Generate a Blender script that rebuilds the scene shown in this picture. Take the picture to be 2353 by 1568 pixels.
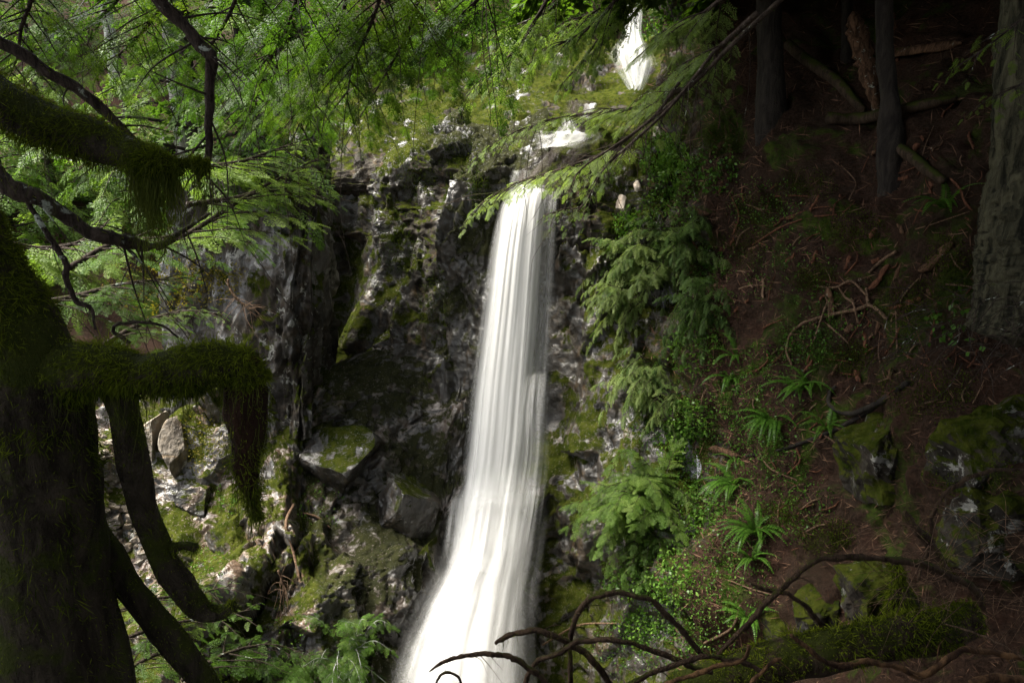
import bpy, math, random
import numpy as np
from mathutils import Vector
from mathutils.bvhtree import BVHTree

scene = bpy.context.scene
for o in list(bpy.data.objects):
    bpy.data.objects.remove(o)
COL = scene.collection

# ------------------------------------------------------------------ camera
F = 1680.0                      # focal length in photo pixels (photo read at 2352 x 1568)
PITCH = math.radians(15)
cam_d = bpy.data.cameras.new('camera')
cam_d.sensor_width = 36
cam_d.lens = 36 * F / 2352
cam_d.clip_start = 0.05
cam_d.clip_end = 400
cam = bpy.data.objects.new('camera', cam_d)
COL.objects.link(cam)
cam.rotation_euler = (math.radians(90) - PITCH, 0, 0)
scene.camera = cam

# ------------------------------------------------------------------ sky, sun, exposure
SUN_EL, SUN_AZ = math.radians(62), math.radians(-82)     # azimuth from +Y (ahead) towards +X
world = bpy.data.worlds.new('World')
scene.world = world
world.use_nodes = True
wn = world.node_tree
bg = wn.nodes['Background']
sky = wn.nodes.new('ShaderNodeTexSky')
sky.sky_type = 'NISHITA'
sky.sun_disc = False
sky.sun_elevation = SUN_EL
sky.sun_rotation = SUN_AZ
sky.air_density = 1.0
sky.dust_density = 3.0
hs = wn.nodes.new('ShaderNodeHueSaturation')
hs.inputs['Saturation'].default_value = .25          # sky colour paled to take the blue out of its light
wn.links.new(sky.outputs[0], hs.inputs['Color'])
wn.links.new(hs.outputs[0], bg.inputs[0])
bg.inputs[1].default_value = 0.14
sun_d = bpy.data.lights.new('sun', 'SUN')
sun_d.energy = 4.2
sun_d.angle = math.radians(22)
sun_d.color = (1.0, 0.95, 0.84)
sun = bpy.data.objects.new('sun', sun_d)
COL.objects.link(sun)
sdir = Vector((math.sin(SUN_AZ) * math.cos(SUN_EL), math.cos(SUN_AZ) * math.cos(SUN_EL), math.sin(SUN_EL)))
sun.rotation_euler = (-sdir).to_track_quat('-Z', 'Y').to_euler()
scene.view_settings.view_transform = 'Standard'
scene.view_settings.look = 'None'
scene.view_settings.exposure = 2.2
scene.view_settings.gamma = 1
scene.cycles.use_denoising = True
scene.cycles.max_bounces = 6
scene.cycles.diffuse_bounces = 3
scene.cycles.glossy_bounces = 2
scene.cycles.transmission_bounces = 3
scene.cycles.transparent_max_bounces = 24
scene.cycles.sample_clamp_indirect = 4.0
scene.cycles.caustics_reflective = False
scene.cycles.caustics_refractive = False

# ------------------------------------------------------------------ numbers
CP, SP = math.cos(PITCH), math.sin(PITCH)
def ray(px, py):
    u, v = (px - 1176) / F, (784 - py) / F
    return np.array([u, CP + v * SP, -SP + v * CP])
def P(px, py, Y):
    """the point at distance Y ahead of the camera seen at that place of the photo"""
    r = ray(px, py)
    return r * (Y / r[1])
def pxr(rpx, p):
    """real size of rpx photo pixels at point p"""
    return rpx * (p[1] * CP - p[2] * SP) / F

def _hash(ix, iy, iz, s):
    h = (ix.astype(np.uint32) * np.uint32(374761393) + iy.astype(np.uint32) * np.uint32(668265263)
         + iz.astype(np.uint32) * np.uint32(2147483647) + np.uint32((s * 974711 + 12345) & 0xffffffff))
    h = (h ^ (h >> np.uint32(13))) * np.uint32(1274126177)
    h = (h ^ (h >> np.uint32(16))) * np.uint32(2246822519)
    return (h ^ (h >> np.uint32(15))).astype(np.float64) / 4294967296.0
def vnoise(p, s=0):
    p = np.asarray(p, float)
    i = np.floor(p).astype(np.int64)
    f = p - i
    f = f * f * f * (f * (f * 6 - 15) + 10)
    out = 0
    for a in (0, 1):
        wa = f[:, 0] if a else 1 - f[:, 0]
        for b in (0, 1):
            wb = f[:, 1] if b else 1 - f[:, 1]
            for c in (0, 1):
                wc = f[:, 2] if c else 1 - f[:, 2]
                out = out + wa * wb * wc * _hash(i[:, 0] + a, i[:, 1] + b, i[:, 2] + c, s)
    return out * 2 - 1
def fbm(p, octv=4, gain=.5, s=0):
    p = np.asarray(p, float)
    t, a = 0, 1.0
    for k in range(octv):
        t = t + a * vnoise(p * 2.03 ** k + k * 7.3, s + k)
        a *= gain
    return t
def facet(p, s=0, tilt=1.0, mode=0, beta=.55):
    """broken, angular rock: the lower (mode 0, sharp ridges) or upper (mode 1, cobbled) envelope of randomly tilted bowls,
    one per cell. Returns height and the gap to the runner-up (small along the creases)"""
    p = np.asarray(p, float)
    i = np.floor(p).astype(np.int64)
    n = len(p)
    best = np.full(n, 1e9); sec = np.full(n, 1e9)
    sg = -1.0 if mode else 1.0
    for a in (-1, 0, 1):
        for b in (-1, 0, 1):
            for c in (-1, 0, 1):
                x, y, z = i[:, 0] + a, i[:, 1] + b, i[:, 2] + c
                r = [_hash(x, y, z, s + k) for k in range(7)]
                d = p - np.stack([x + r[0], y + r[1], z + r[2]], 1)
                hh = sg * tilt * (d[:, 0] * (r[3] * 2 - 1) + d[:, 1] * (r[4] * 2 - 1) + d[:, 2] * (r[5] * 2 - 1)) + sg * .5 * (r[6] - .5) + beta * (d * d).sum(1)
                nb = hh < best
                sec = np.where(nb, best, np.minimum(sec, hh))
                best = np.where(nb, hh, best)
    return sg * best, sec - best
def unit(v):
    v = np.asarray(v, float)
    return v / np.maximum(np.linalg.norm(v, axis=-1, keepdims=True), 1e-9)
def cr(ctrl, n, axis=0):
    """Catmull-Rom resampling of an array along one axis"""
    c = np.moveaxis(np.asarray(ctrl, float), axis, 0)
    m = len(c)
    t = np.linspace(0, m - 1, n)
    k = np.minimum(t.astype(int), m - 2)
    f = (t - k).reshape((-1,) + (1,) * (c.ndim - 1))
    e = np.concatenate([[2 * c[0] - c[1]], c, [2 * c[-1] - c[-2]]])
    p0, p1, p2, p3 = e[k], e[k + 1], e[k + 2], e[k + 3]
    r = .5 * (2 * p1 + (p2 - p0) * f + (2 * p0 - 5 * p1 + 4 * p2 - p3) * f ** 2 + (3 * p1 - p0 - 3 * p2 + p3) * f ** 3)
    return np.moveaxis(r, 0, axis)

# ------------------------------------------------------------------ mesh collecting
class MB:
    def __init__(self):
        self.v, self.q, self.tint, self.uv, self.n, self.hasuv = [], [], [], [], 0, False
    def quads(self, V, Q, tint=0.5, uv=None):
        V = np.asarray(V, float).reshape(-1, 3); Q = np.asarray(Q, np.int64).reshape(-1, 4)
        self.v.append(V); self.q.append(Q + self.n); self.n += len(V)
        self.tint.append(np.broadcast_to(np.asarray(tint, float), (len(Q),)).copy())
        self.hasuv |= uv is not None
        self.uv.append(np.asarray(uv, float) if uv is not None else np.zeros((len(V), 2)))
        return self
    def strips(self, V, tint=0.5):
        """loose quads, four points each"""
        V = np.asarray(V, float).reshape(-1, 3)
        return self.quads(V, np.arange(len(V)).reshape(-1, 4), tint)
    def mesh(self, name, origin=(0, 0, 0), smooth=False):
        V = np.concatenate(self.v) - np.asarray(origin, float)
        Q = np.concatenate(self.q)
        me = bpy.data.meshes.new(name)
        me.vertices.add(len(V)); me.vertices.foreach_set('co', V.astype(np.float32).ravel())
        me.loops.add(Q.size); me.loops.foreach_set('vertex_index', Q.astype(np.int32).ravel())
        me.polygons.add(len(Q)); me.polygons.foreach_set('loop_start', np.arange(0, Q.size, 4, dtype=np.int32))
        a = me.attributes.new('tint', 'FLOAT', 'FACE')
        a.data.foreach_set('value', np.concatenate(self.tint).astype(np.float32))
        if self.hasuv:
            uv = np.concatenate(self.uv)
            l = me.uv_layers.new(name='UVMap')
            l.data.foreach_set('uv', uv[Q.ravel()].astype(np.float32).ravel())
        if smooth: me.polygons.foreach_set('use_smooth', np.ones(len(Q), bool))
        me.update(calc_edges=True)
        return me

def wloc(o):
    l = np.zeros(3)
    while o is not None:
        l += np.array(o.location); o = o.parent
    return l
def obj(name, mb, mat, parent=None, origin=None, smooth=False):
    """ONE mesh object; vertices are given in world space"""
    if parent is not None: origin = wloc(parent)
    elif origin is None: origin = np.concatenate(mb.v).mean(0)
    me = mb.mesh(name, origin, smooth)
    for m in (mat if isinstance(mat, (list, tuple)) else [mat]): me.materials.append(m)
    o = bpy.data.objects.new(name, me)
    COL.objects.link(o)
    if parent is not None: o.parent = parent
    else: o.location = tuple(origin)
    return o
def thing(name, label, cat, loc, group=None):
    o = bpy.data.objects.new(name, None)
    o.empty_display_size = .1
    COL.objects.link(o)
    o.location = tuple(loc)
    return tag(o, label, cat, group)
def tag(o, label, cat, group=None):
    o['label'] = label; o['category'] = cat
    if group: o['group'] = group
    return o
def struct(o, label=None, kind='structure'):
    o['kind'] = kind
    if label: o['label'] = label
    return o

# ------------------------------------------------------------------ shapes
def frames(path):
    path = np.asarray(path, float)
    T = unit(np.gradient(path, axis=0))
    N = np.zeros_like(T)
    a = np.array([0, 0, 1.]) if abs(T[0][2]) < .9 else np.array([1., 0, 0])
    N[0] = unit(a - T[0] * (a @ T[0]))
    for i in range(1, len(T)):
        N[i] = unit(N[i - 1] - T[i] * (N[i - 1] @ T[i]))
    return T, N, np.cross(T, N)
def tube(mb, ctrl, rad, sides=8, seg=None, rough=0.0, rs=6.0, seed=0, tint=.5, flat_end=False, kink=0.0, furrow=0.0):
    """a round, uneven, tapering limb along control points; returns surface samples (points, normals)"""
    ctrl = np.asarray(ctrl, float); rad = np.asarray(rad, float)
    if rad.ndim == 0: rad = np.full(len(ctrl), float(rad))
    L = np.linalg.norm(np.diff(ctrl, axis=0), axis=1).sum()
    if seg is None: seg = int(np.clip(L / max(rad.mean(), 1e-4) * .8, 6, 90))
    pth = cr(ctrl, seg); r = np.maximum(np.interp(np.linspace(0, len(rad) - 1, seg), np.arange(len(rad)), rad), 1e-4)
    if kink:
        k0 = 1 / max(r.mean() * 9, .01)
        pth = pth + np.stack([fbm(pth * k0 + 17 * j, 3, s=seed + 3 * j) for j in range(3)], 1) * (r * kink)[:, None]
        r = r * (1 + .18 * fbm(pth * k0 * 1.6, 2, s=seed + 13))
    T, N, B = frames(pth)
    a = np.linspace(0, 2 * np.pi, sides, endpoint=False)
    D = N[:, None] * np.cos(a)[None, :, None] + B[:, None] * np.sin(a)[None, :, None]
    R = r[:, None].repeat(sides, 1)
    if rough:
        q = (pth[:, None] + D * r[:, None, None]).reshape(-1, 3)
        R = R * (1 + rough * fbm(q * rs / max(r.mean() * 6, .02), 3, s=seed).reshape(R.shape))
    if furrow:
        vv = np.repeat(np.linspace(0, L, seg)[:, None], sides, 1); aa = np.repeat(a[None], seg, 0)
        fq = np.stack([np.cos(aa) * 9, np.sin(aa) * 9, vv * 2.0], -1).reshape(-1, 3)
        fq = fq + .35 * np.stack([fbm(fq * 1.7 + 9 * j, 2, s=seed + j) for j in range(3)], 1)
        R = R * (1 - furrow * np.exp(-(np.abs(vnoise(fq, seed + 31)) / .30) ** 2) + .3 * furrow * vnoise(fq * 3, seed + 5)).reshape(R.shape)
    V = pth[:, None] + D * R[:, :, None]
    nrm = D.reshape(-1, 3)
    c0, c1 = pth[0] - T[0] * r[0] * (.1 if flat_end else .4), pth[-1] + T[-1] * r[-1] * (.1 if flat_end else .5)
    V = np.concatenate([np.repeat(c0[None, None], sides, 1) + D[:1] * r[0] * .02, V, np.repeat(c1[None, None], sides, 1) + D[-1:] * r[-1] * .02])
    seg += 2
    i, j = np.meshgrid(np.arange(seg - 1), np.arange(sides), indexing='ij')
    Q = np.stack([i * sides + j, i * sides + (j + 1) % sides, (i + 1) * sides + (j + 1) % sides, (i + 1) * sides + j], -1).reshape(-1, 4)
    ang = np.repeat(np.linspace(0, 1, sides)[None], seg, 0); vv = np.repeat(np.linspace(0, L, seg)[:, None], sides, 1)
    mb.quads(V.reshape(-1, 3), Q, tint, uv=np.stack([ang, vv], -1).reshape(-1, 2))
    return V[1:-1].reshape(-1, 3), nrm
def kites(base, d, up, ln, wd):
    """slender leaf-like quads: base points, directions, face-up vectors, lengths, widths"""
    d = unit(d); s = unit(np.cross(d, up))
    ln = np.asarray(ln, float).reshape(-1, 1); wd = np.asarray(wd, float).reshape(-1, 1)
    m = base + d * ln * .42
    return np.stack([base, m + s * wd * .5, base + d * ln, m - s * wd * .5], 1)
def grid_faces(nr, nc):
    i, j = np.meshgrid(np.arange(nr - 1), np.arange(nc - 1), indexing='ij')
    return np.stack([i * nc + j, i * nc + j + 1, (i + 1) * nc + j + 1, (i + 1) * nc + j], -1).reshape(-1, 4)
def grid_normals(G):
    n = np.cross(np.gradient(G, axis=1), np.gradient(G, axis=0))
    n = unit(n)
    return n * np.where((n * -G).sum(-1, keepdims=True) > 0, 1, -1)

SURF = []       # terrain faces for dropping things onto
def patch(cols, rows, depth, nr, nc):
    C = np.array([[P(c, r, d) for c, d in zip(cols, ds)] for r, ds in zip(rows, depth)])
    return cr(cr(C, nr, 0), nc, 1)
def rockify(G, big=.45, bigs=.7, mid=.16, mids=2.2, fine=.05, lean=(0, 0, 0), seed=0, stretch=(1, 1, .7), calm=None):
    sh = G.shape
    p = G.reshape(-1, 3) * np.array(stretch)
    p = p + np.array([.25, .1, -.35]) * p[:, :1]          # tilted bedding
    w = np.stack([fbm(p * .7 + 31 * k, 3, s=seed + 40 + k) for k in range(3)], 1) * .35
    h1, e1 = facet((p + w) * bigs, seed, 1.2, 0)
    h2, e2 = facet((p + w * .7) * mids, seed + 11, 1.5, 1)
    h3, e3 = facet((p + w * .4) * mids * 2.7, seed + 17, 1.5, 0)
    h4, e4 = facet((p + w * .2) * mids * 6.5, seed + 29, 1.6, 0)
    rg = np.clip(.6 + .9 * fbm(p * .5, 2, s=seed + 71), .2, 1.3)      # broken in places, smooth in others
    d = big * 1.25 * h1 + mid * 1.5 * rg * h2 + mid * .55 * rg * h3 + mid * .18 * h4
    d -= .06 * np.exp(-(e1 / .03) ** 2) + .05 * rg * np.exp(-(e2 / .04) ** 2) * mid / .16
    d += fine * fbm(p * 6, 4, s=seed + 23) + big * .7 * fbm(p * .35, 3, s=seed + 5)
    d = d.reshape(sh[:2])
    if calm is not None: d = d * calm
    N = grid_normals(G)
    return G + N * d[..., None]
def sheet(name, G, mat, label=None, tint=.5):
    mb = MB()
    nr, nc = G.shape[:2]
    mb.quads(G.reshape(-1, 3), grid_faces(nr, nc), tint)
    o = struct(obj(name, mb, mat, origin=(0, 0, 0)), label)
    SURF.append((G.reshape(-1, 3), grid_faces(nr, nc)))
    return o
_bvh = [None, 0]
def hit(px, py, lift=0.0):
    """where the sight line through that place of the photo meets the ground: point, normal"""
    if _bvh[1] != len(SURF):
        vs, fs, n = [], [], 0
        for V, Q in SURF:
            vs.append(V); fs.append(Q + n); n += len(V)
        _bvh[0] = BVHTree.FromPolygons(np.concatenate(vs).tolist(), np.concatenate(fs).tolist()); _bvh[1] = len(SURF)
    d = Vector(unit(ray(px, py)))
    loc, nrm, _, _ = _bvh[0].ray_cast(Vector((0, 0, 0)), d)
    if loc is None: return P(px, py, 20), np.array([0, 0, 1.])
    n = np.array(nrm)
    if n @ np.array(d) > 0: n = -n
    return np.array(loc) + n * lift, n

# ------------------------------------------------------------------ materials
class NT:
    def __init__(self, name):
        self.m = bpy.data.materials.new(name); self.m.use_nodes = True
        self.t = self.m.node_tree; self.n = self.t.nodes
        self.p = self.n['Principled BSDF']; self.out = self.n['Material Output']
        self.geo = self.n.new('ShaderNodeNewGeometry').outputs
        self.pos = self.n.new('ShaderNodeTexCoord').outputs['Object']
    def l(self, a, b):
        if isinstance(a, (int, float, tuple)): b.default_value = a
        else: self.t.links.new(a, b)
    def noise(self, scale, detail=5, rough=.6, dist=0.0, vec=None, st=None, w=0.0):
        v = vec or self.geo['Position']
        if st or w:
            mp = self.n.new('ShaderNodeMapping'); self.l(v, mp.inputs[0])
            mp.inputs['Scale'].default_value = st or (1, 1, 1); mp.inputs['Location'].default_value = (w, w * 1.7, w * .6); v = mp.outputs[0]
        t = self.n.new('ShaderNodeTexNoise'); self.l(v, t.inputs['Vector'])
        t.inputs['Scale'].default_value = scale; t.inputs['Detail'].default_value = detail
        t.inputs['Roughness'].default_value = rough; t.inputs['Distortion'].default_value = dist
        return t.outputs['Fac']
    def voro(self, scale, feat='F1', out='Distance', vec=None):
        t = self.n.new('ShaderNodeTexVoronoi'); t.feature = feat; self.l(vec or self.geo['Position'], t.inputs['Vector'])
        t.inputs['Scale'].default_value = scale
        return t.outputs[out]
    def ramp(self, f, a, b, lo=0.0, hi=1.0):
        r = self.n.new('ShaderNodeMapRange'); r.interpolation_type = 'SMOOTHSTEP'
        self.l(f, r.inputs[0]); r.inputs[1].default_value = a; r.inputs[2].default_value = b
        r.inputs[3].default_value = lo; r.inputs[4].default_value = hi
        return r.outputs[0]
    def math(self, op, a, b=0.0):
        m = self.n.new('ShaderNodeMath'); m.operation = op
        self.l(a, m.inputs[0]); self.l(b, m.inputs[1])
        return m.outputs[0]
    def mix(self, f, a, b):
        m = self.n.new('ShaderNodeMix'); m.data_type = 'RGBA'
        self.l(f, m.inputs['Factor'])
        for c, k in ((a, 'A'), (b, 'B')):
            s = [i for i in m.inputs if i.name == k and i.type == 'RGBA'][0]
            self.l(c + (1,) if isinstance(c, tuple) and len(c) == 3 else c, s)
        return [o for o in m.outputs if o.type == 'RGBA'][0]
    def up(self):
        x = self.n.new('ShaderNodeSeparateXYZ'); self.l(self.geo['Normal'], x.inputs[0]); return x.outputs[2]
    def attr(self, name):
        a = self.n.new('ShaderNodeAttribute'); a.attribute_name = name; return a.outputs['Fac']
    def bump(self, h, strength=.6, dist=.05, nrm=None):
        b = self.n.new('ShaderNodeBump'); self.l(h, b.inputs['Height'])
        b.inputs['Strength'].default_value = strength; b.inputs['Distance'].default_value = dist
        if nrm is not None: self.l(nrm, b.inputs['Normal'])
        return b.outputs[0]
    def set(self, col=None, rough=None, nrm=None, spec=None):
        if col is not None: self.l(col + (1,) if isinstance(col, tuple) else col, self.p.inputs['Base Color'])
        if rough is not None: self.l(rough, self.p.inputs['Roughness'])
        if nrm is not None: self.l(nrm, self.p.inputs['Normal'])
        if spec is not None: self.l(spec, self.p.inputs['Specular IOR Level'])
        return self.m

MOSS_D, MOSS_L = (.013, .020, .003), (.042, .047, .008)
def mat_rock(name, moss=.5, wet=.5, lichen=.5, tone=1.0, brown=.3, w=0.0, duff=0.0, near=False):
    k = NT(name)
    c = k.mix(k.ramp(k.noise(1.6, 6, .65, .6, w=w), .35, .68), (.024 * tone, .020 * tone, .016 * tone), (.112 * tone, .096 * tone, .078 * tone))
    c = k.mix(k.ramp(k.noise(3.2, 5, .6, 1.0, w=w + 3), .50, .72, 0, brown), c, (.16 * tone, .105 * tone, .050 * tone))
    c = k.mix(k.ramp(k.noise(14, 6, .7, w=w + 9), .5, .75, 0, .6), c, (.020 * tone, .020 * tone, .021 * tone))
    lf = k.math('MULTIPLY', k.ramp(k.noise(2.6, 6, .72, .9, w=w + 5), .60 - .07 * lichen, .63 - .07 * lichen), k.ramp(k.noise(.9, 2, w=w + 2), .42, .58))
    c = k.mix(k.math('MULTIPLY', lf, min(1.0, lichen)), c, (.33, .33, .30))
    sp = k.math('MULTIPLY', k.ramp(k.noise(11, 4, .7, .3, w=w + 15), .655, .675), k.ramp(k.noise(1.2, 3, w=w + 12), .45, .6))
    c = k.mix(k.math('MULTIPLY', sp, max(0.0, min(1.0, lichen * 1.4))), c, (.38, .37, .33))
    if duff:
        df = k.ramp(k.math('ADD', k.noise(1.7, 4, .6, w=w + 8), k.math('MULTIPLY', k.up(), .28)), .74 - .2 * duff, .84 - .2 * duff)
        c = k.mix(df, c, k.mix(k.noise(28, 5, .7), (.035, .020, .012), (.13, .085, .055)))
    mf = k.math('ADD', k.noise(1.3, 5, .68, .5, w=w + 7), k.math('MULTIPLY', k.up(), .22))
    mf = k.ramp(mf, .78 - .28 * moss, .86 - .28 * moss)
    mf = k.math('MULTIPLY', mf, k.ramp(k.noise(22, 3, .6), .25, .45))
    mc = k.mix(k.ramp(k.noise(5, 5, .7, w=w), .3, .7), MOSS_D, MOSS_L)
    c = k.mix(mf, c, mc)
    wf = k.ramp(k.noise(.8, 3, .6, w=w + 4), .62 - .35 * wet, .74 - .35 * wet)
    if near:      # the spray keeps the rock beside the fall wet and dark
        nw = k.ramp(k.math('ADD', k.attr('tint'), k.math('MULTIPLY', k.math('SUBTRACT', k.noise(1.3, 4, w=w + 6), .5), .5)), .3, .6)
        wf = k.math('MAXIMUM', wf, nw)
        c = k.mix(k.math('MULTIPLY', nw, .6), c, (.020, .018, .015))
    rg = k.mix(wf, (.75,) * 3, k.mix(k.noise(4, 4, .6, w=w), (.16,) * 3, (.46,) * 3))
    rg = k.mix(mf, rg, (.95,) * 3)
    h = k.math('ADD', k.math('MULTIPLY', k.noise(5, 8, .62, .5, w=w), 1.5), k.math('MULTIPLY', k.noise(45, 4, .6), .12))
    h = k.math('ADD', h, k.math('MULTIPLY', k.voro(5.5), .7))
    h = k.math('ADD', h, k.math('MULTIPLY', k.voro(17), .16))
    h = k.math('ADD', h, k.math('MULTIPLY', k.math('MULTIPLY', mf, k.noise(70, 3)), .8))
    return k.set(c, rg, k.bump(h, .55, .07), k.math('MULTIPLY', k.math('SUBTRACT', 1.0, mf), k.math('ADD', .08, k.math('MULTIPLY', wf, .62))))
def mat_duff(name, moss=.4, edge=False):
    k = NT(name)
    c = k.mix(k.ramp(k.noise(18, 6, .75, .5), .3, .75), (.014, .0085, .0062), (.060, .036, .025))
    c = k.mix(k.ramp(k.noise(2.2, 4, .6), .45, .75, 0, .45), c, (.060, .028, .018))
    c = k.mix(k.ramp(k.voro(24), .0, .18, .55, 0), c, (.12, .075, .05))
    mf = k.ramp(k.noise(.75, 5, .66, .6), .62 - .16 * moss, .70 - .16 * moss)
    mf = k.math('MULTIPLY', mf, k.ramp(k.noise(16, 4, .6), .3, .5))
    c = k.mix(mf, c, k.mix(k.ramp(k.noise(6, 4, .7), .3, .7), (.014, .028, .004), (.05, .075, .010)))
    c = k.mix(k.ramp(k.noise(.5, 3, .6, w=3), .4, .7, 0, .55), c, (.030, .022, .014))
    if edge:        # towards the gorge the litter gives way to mossy rock
        ef = k.ramp(k.math('ADD', k.attr('tint'), k.math('MULTIPLY', k.math('SUBTRACT', k.noise(1.1, 5, .65, w=5), .5), .9)), .30, .62)
        rk = k.mix(k.ramp(k.noise(3, 6, .7, .7, w=6), .35, .7), (.022, .020, .018), (.13, .115, .095))
        rk = k.mix(k.ramp(k.noise(2.0, 5, .7, .5, w=7), .46, .52), rk, k.mix(k.ramp(k.noise(5, 5, .7), .3, .7), MOSS_D, MOSS_L))
        c = k.mix(ef, c, rk)
    h = k.math('ADD', k.noise(30, 6, .75), k.math('MULTIPLY', k.noise(110, 3, .7), .4))
    return k.set(c, .85, k.bump(h, 1.0, .06), .04)
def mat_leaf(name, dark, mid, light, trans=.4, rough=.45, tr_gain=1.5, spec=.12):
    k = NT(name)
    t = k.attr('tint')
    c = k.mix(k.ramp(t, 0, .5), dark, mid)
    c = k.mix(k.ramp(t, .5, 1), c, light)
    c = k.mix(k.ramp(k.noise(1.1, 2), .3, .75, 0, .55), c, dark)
    k.set(c, rough, None, spec)
    tl = k.n.new('ShaderNodeBsdfTranslucent')
    g = k.n.new('ShaderNodeMix'); g.data_type = 'RGBA'; g.blend_type = 'MULTIPLY'
    k.l(1.0, g.inputs['Factor']); ins = [i for i in g.inputs if i.type == 'RGBA']
    k.l(c, ins[0]); k.l((tr_gain * .95, tr_gain * 1.05, tr_gain * .45, 1), ins[1])
    k.l([o for o in g.outputs if o.type == 'RGBA'][0], tl.inputs[0])
    ms = k.n.new('ShaderNodeMixShader'); ms.inputs[0].default_value = trans
    k.l(k.p.outputs[0], ms.inputs[1]); k.l(tl.outputs[0], ms.inputs[2]); k.l(ms.outputs[0], k.out.inputs[0])
    return k.m
def mat_bark(name, c0, c1, moss=.0, lichen=.0, sc=9.0, st=(1, 1, .22), bump=.04):
    k = NT(name)
    n1 = k.noise(sc, 6, .7, .8, st=st)
    c = k.mix(k.ramp(n1, .35, .68), c0, c1)
    if lichen: c = k.mix(k.ramp(k.noise(7, 5, .7, .6, w=4), .62 - .1 * lichen, .68 - .1 * lichen), c, (.30, .33, .28))
    if moss:
        mf = k.math('ADD', k.noise(4, 5, .7, w=2), k.math('MULTIPLY', k.up(), .25))
        c = k.mix(k.ramp(mf, .80 - .4 * moss, .92 - .4 * moss), c, k.mix(k.noise(25, 4, .7), MOSS_D, MOSS_L))
    return k.set(c, .85, k.bump(k.math('ADD', n1, k.math('MULTIPLY', k.noise(60, 4, .7), .3)), .9, bump), .08)
def mat_moss(name, dark=(.012, .022, .003), light=(.065, .085, .010), trans=.3):
    return mat_leaf(name, dark, tuple((a + b) / 2 for a, b in zip(dark, light)), light, trans, .9, 1.5, .02)
def mat_water(name, dens=.95, edge=.18, streak=.5, sx=26.0, sy=.22, tail=(0, 0), col=(.76, .755, .74), w=0.0, top=0.0):
    """silky moving water: white scattering threads that thin out towards the sides of the sheet and let the rock through"""
    k = NT(name)
    uv = k.n.new('ShaderNodeUVMap'); uv.uv_map = 'UVMap'
    x = k.n.new('ShaderNodeSeparateXYZ'); k.l(uv.outputs[0], x.inputs[0])
    u, v = x.outputs[0], x.outputs[1]
    s1 = k.noise(1, 4, .55, .25, vec=uv.outputs[0], st=(sx, sy, 1), w=w)
    s2 = k.noise(1, 3, .5, .2, vec=uv.outputs[0], st=(sx * 3.3, sy * .6, 1), w=w + 5)
    s3 = k.noise(1, 2, .5, .1, vec=uv.outputs[0], st=(5, .12, 1), w=w + 8)
    s = k.math('ADD', k.math('MULTIPLY', s1, .5), k.math('ADD', k.math('MULTIPLY', s2, .05), k.math('MULTIPLY', s3, .45)))
    st_ = k.ramp(s, .36, .62, 1 - streak, 1.0)
    ed = k.math('MULTIPLY', k.ramp(k.math('ADD', u, k.math('MULTIPLY', k.math('SUBTRACT', s1, .5), edge * .9)), 0.01, edge),
                k.ramp(k.math('ADD', u, k.math('MULTIPLY', k.math('SUBTRACT', s2, .5), edge * .9)), .99, 1 - edge))
    a = k.math('MULTIPLY', k.math('MULTIPLY', st_, ed), dens)
    if tail[1] > tail[0]: a = k.math('MULTIPLY', a, k.ramp(k.math('ADD', v, k.math('MULTIPLY', k.math('SUBTRACT', s1, .5), (tail[1] - tail[0]) * .8)), tail[0], tail[1], 1, 0))
    if top: a = k.math('MULTIPLY', a, k.ramp(v, 0, top, 0, 1))
    k.set(k.mix(k.ramp(s, .3, .65), tuple(c * .80 for c in col), col), .6, None, .2)
    tl = k.n.new('ShaderNodeBsdfTranslucent'); tl.inputs[0].default_value = col + (1,)
    m1 = k.n.new('ShaderNodeMixShader'); m1.inputs[0].default_value = .4
    k.l(k.p.outputs[0], m1.inputs[1]); k.l(tl.outputs[0], m1.inputs[2])
    tp = k.n.new('ShaderNodeBsdfTransparent')
    m2 = k.n.new('ShaderNodeMixShader'); k.l(a, m2.inputs[0]); k.l(tp.outputs[0], m2.inputs[1]); k.l(m1.outputs[0], m2.inputs[2])
    k.l(m2.outputs[0], k.out.inputs[0])
    return k.m

M_cliff = mat_rock('cliff_rock', moss=.95, wet=.75, lichen=.12, tone=.46, brown=.75, near=True)
M_spur = mat_rock('spur_rock', moss=.78, wet=.5, lichen=.45, tone=.42, brown=.3, w=11)
M_pile = mat_rock('broken_rock', moss=.72, wet=.85, lichen=.15, tone=.50, brown=.7, w=23, duff=.55, near=True)
M_wet = mat_rock('wet_rock', moss=.80, wet=1.0, lichen=.02, tone=.50, brown=.8, w=37)
M_terrace = mat_rock('mossy_ledge_rock', moss=.78, wet=.3, lichen=.2, tone=.5, brown=.7, w=51)
M_boulder = mat_rock('boulder_rock', moss=.50, wet=1.0, lichen=.4, tone=.42, brown=.5, w=63)
M_drystone = mat_rock('dry_stone', moss=-.4, wet=-.6, lichen=.6, tone=1.8, brown=.4, w=71)
M_slopestone = mat_rock('slope_rock', moss=1.0, wet=-.2, lichen=.5, tone=.34, brown=.2, w=83)
M_duff = mat_duff('needle_litter', .68, True)
M_hill = mat_duff('forest_floor', .75)
M_streambed = mat_rock('stream_bed_rock', moss=-.5, wet=1.2, lichen=-.5, tone=1.0, brown=.9, w=91)

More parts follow.
